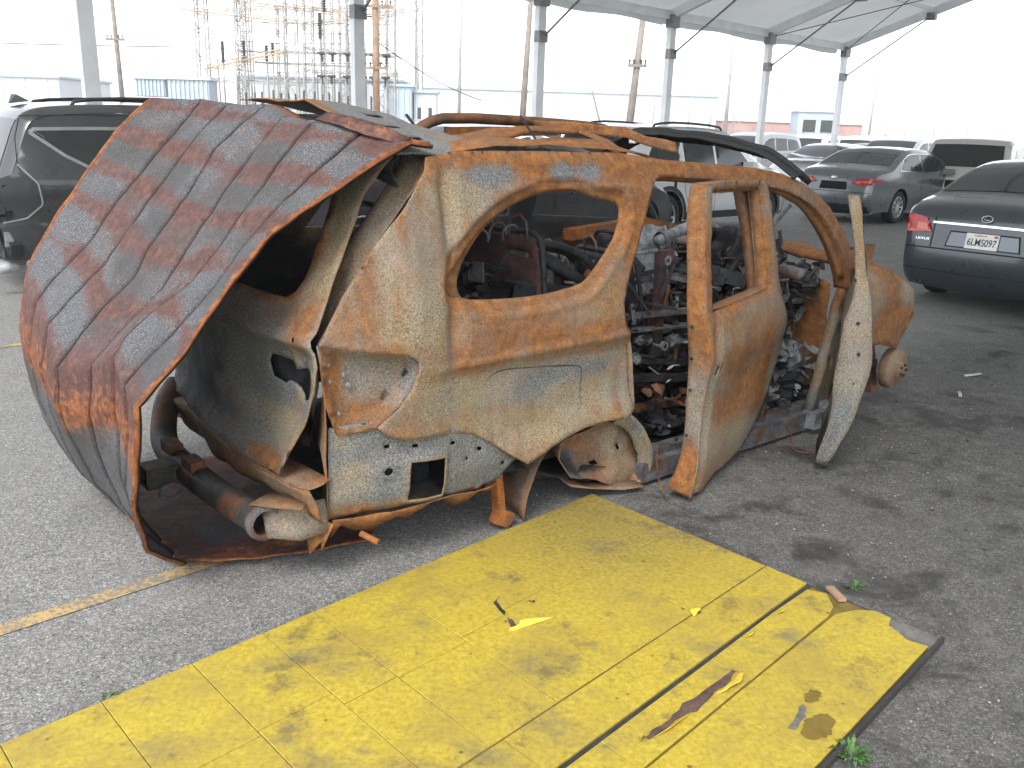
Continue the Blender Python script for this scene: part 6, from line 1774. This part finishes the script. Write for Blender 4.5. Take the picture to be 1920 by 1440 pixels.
for p in both([(.60, .95), (.62, 1.10), (.85, 1.12), (.86, .98)]): c.rear_patch(wh, 'tail_lamp', p, 'red', .01, .05)

# silver SUV beyond the dark sedan
SVC = (.50, .49, .46)
sv, c = suv('parked_suv', 'silver SUV with dark rear window and red lamps behind the blue-grey sedan', (9.6, 19.7), 40, SVC)
for w in SW: c.side_patch(sv, 'side_window', w, 'glass', .004)
c.skin(sv, None, c.s_of_z(1.14), c.s_of_z(1.60), 'rear_window', 'glass', off=.006, inset=.12)
for p in both([(.48, .93), (.52, 1.03), (.88, 1.06), (.90, .93)]): c.rear_patch(sv, 'tail_lamp', p, 'red', .01, .05)
c.rear_patch(sv, 'plate_recess', [(-.30, .70), (.30, .70), (.30, .86), (-.30, .86)], 'seam', .005, .05)
c.rear_patch(sv, 'bumper_gap', [(-.88, .62), (.88, .62), (.88, .635), (-.88, .635)], 'seam', .004, .05)

# white hatch with a crazed windscreen, facing the wreck
wx_, c = sedan('parked_sedan', 'white car with shattered dark windscreen and raised crumpled bonnet in the next row', (11.2, 29.5), 225, (.70, .71, .72), None, None)
dresscar(c, wx_, (.70, .71, .72), WIN_S, (s_at_x(c, .70), s_at_x(c, 1.45)), GAPS, ((1.45, .90),))
c.skin(wx_, None, s_at_x(c, 2.72), s_at_x(c, 3.62), 'windscreen', 'glass', off=.006, inset=.10)
strip3('crumpled_bonnet', [(3.7, -.7, 1.10), (3.7, -.2, 1.13), (3.7, .3, 1.12), (3.7, .72, 1.09)], [(4.6, -.66, 1.08), (4.55, -.2, 1.22), (4.6, .3, 1.10), (4.5, .66, 1.12)], 6, 'paint', None, wx_, cr=.05)
for ch in wx_.children:
    if ch.name.startswith('crumpled_bonnet'): ch.color = (.7, .71, .72, 1)
# charcoal car seen through the quarter window
cc, c = sedan('parked_sedan', 'charcoal sedan seen low through the wreck quarter window', (-1.6, 11.2), 47, (.035, .037, .04), None, None)
dresscar(c, cc, (.035, .037, .04), WIN_S, (s_at_x(c, .66), s_at_x(c, 1.45)), GAPS, ((1.45, .86), (2.4, .85)))
for p in both(LAMP): c.rear_patch(cc, 'tail_lamp', p, 'red', .012)

# rows of far cars: two prototypes, copied
fs, c = sedan('far_parked_sedan', 'pale sedan parked in the far rows of the lot', (16.5, 33), 45, (.72, .73, .74), None, None)
dresscar(c, fs, (.72, .73, .74), WIN_S, (s_at_x(c, .70), s_at_x(c, 1.5)), (), ())
c.skin(fs, None, s_at_x(c, 2.72), s_at_x(c, 3.62), 'windscreen', 'glass', off=.006, inset=.10)
fsu, c = suv('far_parked_suv', 'pale SUV parked in the far rows of the lot', (13.5, 37), 45, (.72, .73, .74), far=True)
for w in SW: c.side_patch(fsu, 'side_window', w, 'glass', .004)
c.skin(fsu, None, c.s_of_z(1.14), c.s_of_z(1.60), 'rear_window', 'glass', off=.006, inset=.12)
c.skin(fsu, None, s_at_x(c, 2.85), s_at_x(c, 3.55), 'windscreen', 'glass', off=.006, inset=.10)
def set_color(o, col):
    for ch in o.children:
        if ch.data and getattr(ch.data, 'materials', None) and ch.data.materials and ch.data.materials[0] == M['paint']: ch.color = (*col, 1)
        set_color(ch, col)
fs['group'] = fsu['group'] = 'pale cars parked in the far rows'
rc = random.Random(17)
spots = []
for row in range(4):
    for k in range(9):
        base = Vector((13.0, 34.5)) + Q45 * (k * 2.9 - 6.5) + D45 * (row * 8.5)
        spots.append((base.x + rc.uniform(-.3, .3), base.y + rc.uniform(-.3, .3)))
for row in range(2):
    for k in range(5):
        base = Vector((-2.5, 36)) + Q45 * (k * 2.9 - 6) + D45 * (row * 8.5)
        spots.append((base.x, base.y))
for i, (x, y) in enumerate(spots):
    az = math.degrees(math.atan2(x, y))
    if az > 34 or az < -16: continue
    src = fs if rc.random() < .55 else fsu
    o = copy_tree(src)
    o.location = (x, y, 0)
    o.rotation_euler = (0, 0, rad(90 - rc.choice([45, 225]) + rc.uniform(-2, 2)))
    nm_, col_ = rc.choice([('white', (.74, .75, .76)), ('white', (.70, .71, .72)), ('silver', (.50, .52, .53)), ('white', (.74, .75, .75)), ('grey', (.26, .28, .30)), ('beige', (.62, .58, .50))])
    set_color(o, col_)
    rw = int(((Vector((x, y)) - Vector((13.0, 34.5))).dot(D45) + 3) // 8.5) if i < 36 else 9
    o['label'] = '%s %s standing in %s' % (nm_, 'sedan' if src is fs else 'SUV', {0: 'the first row beyond the last marquee post', 1: 'the second row beyond the last marquee post', 2: 'the third row of far cars before the red shed', 3: 'the farthest row of cars before the red shed', 9: 'the rows in front of the long pale warehouse'}.get(rw, 'the rows of far cars'))

# ================================================================== marine haze over the lot
m = MB(); m.box((0, 400, 10.5), (1420, 1220, 23))
hz = m.build('haze', 'plastic')
hz.data.materials.clear()
hm = bpy.data.materials.new('pale_haze'); hm.use_nodes = True
hn = hm.node_tree
hn.nodes.remove(hn.nodes['Principled BSDF'])
pv = hn.nodes.new('ShaderNodeVolumePrincipled')
pv.inputs['Color'].default_value = (.92, .95, .97, 1)
pv.inputs['Density'].default_value = .0011
pv.inputs['Anisotropy'].default_value = .2
hn.links.new(pv.outputs[0], hn.nodes['Material Output'].inputs['Volume'])
hz.data.materials.append(hm)
tag(hz, kind='stuff')
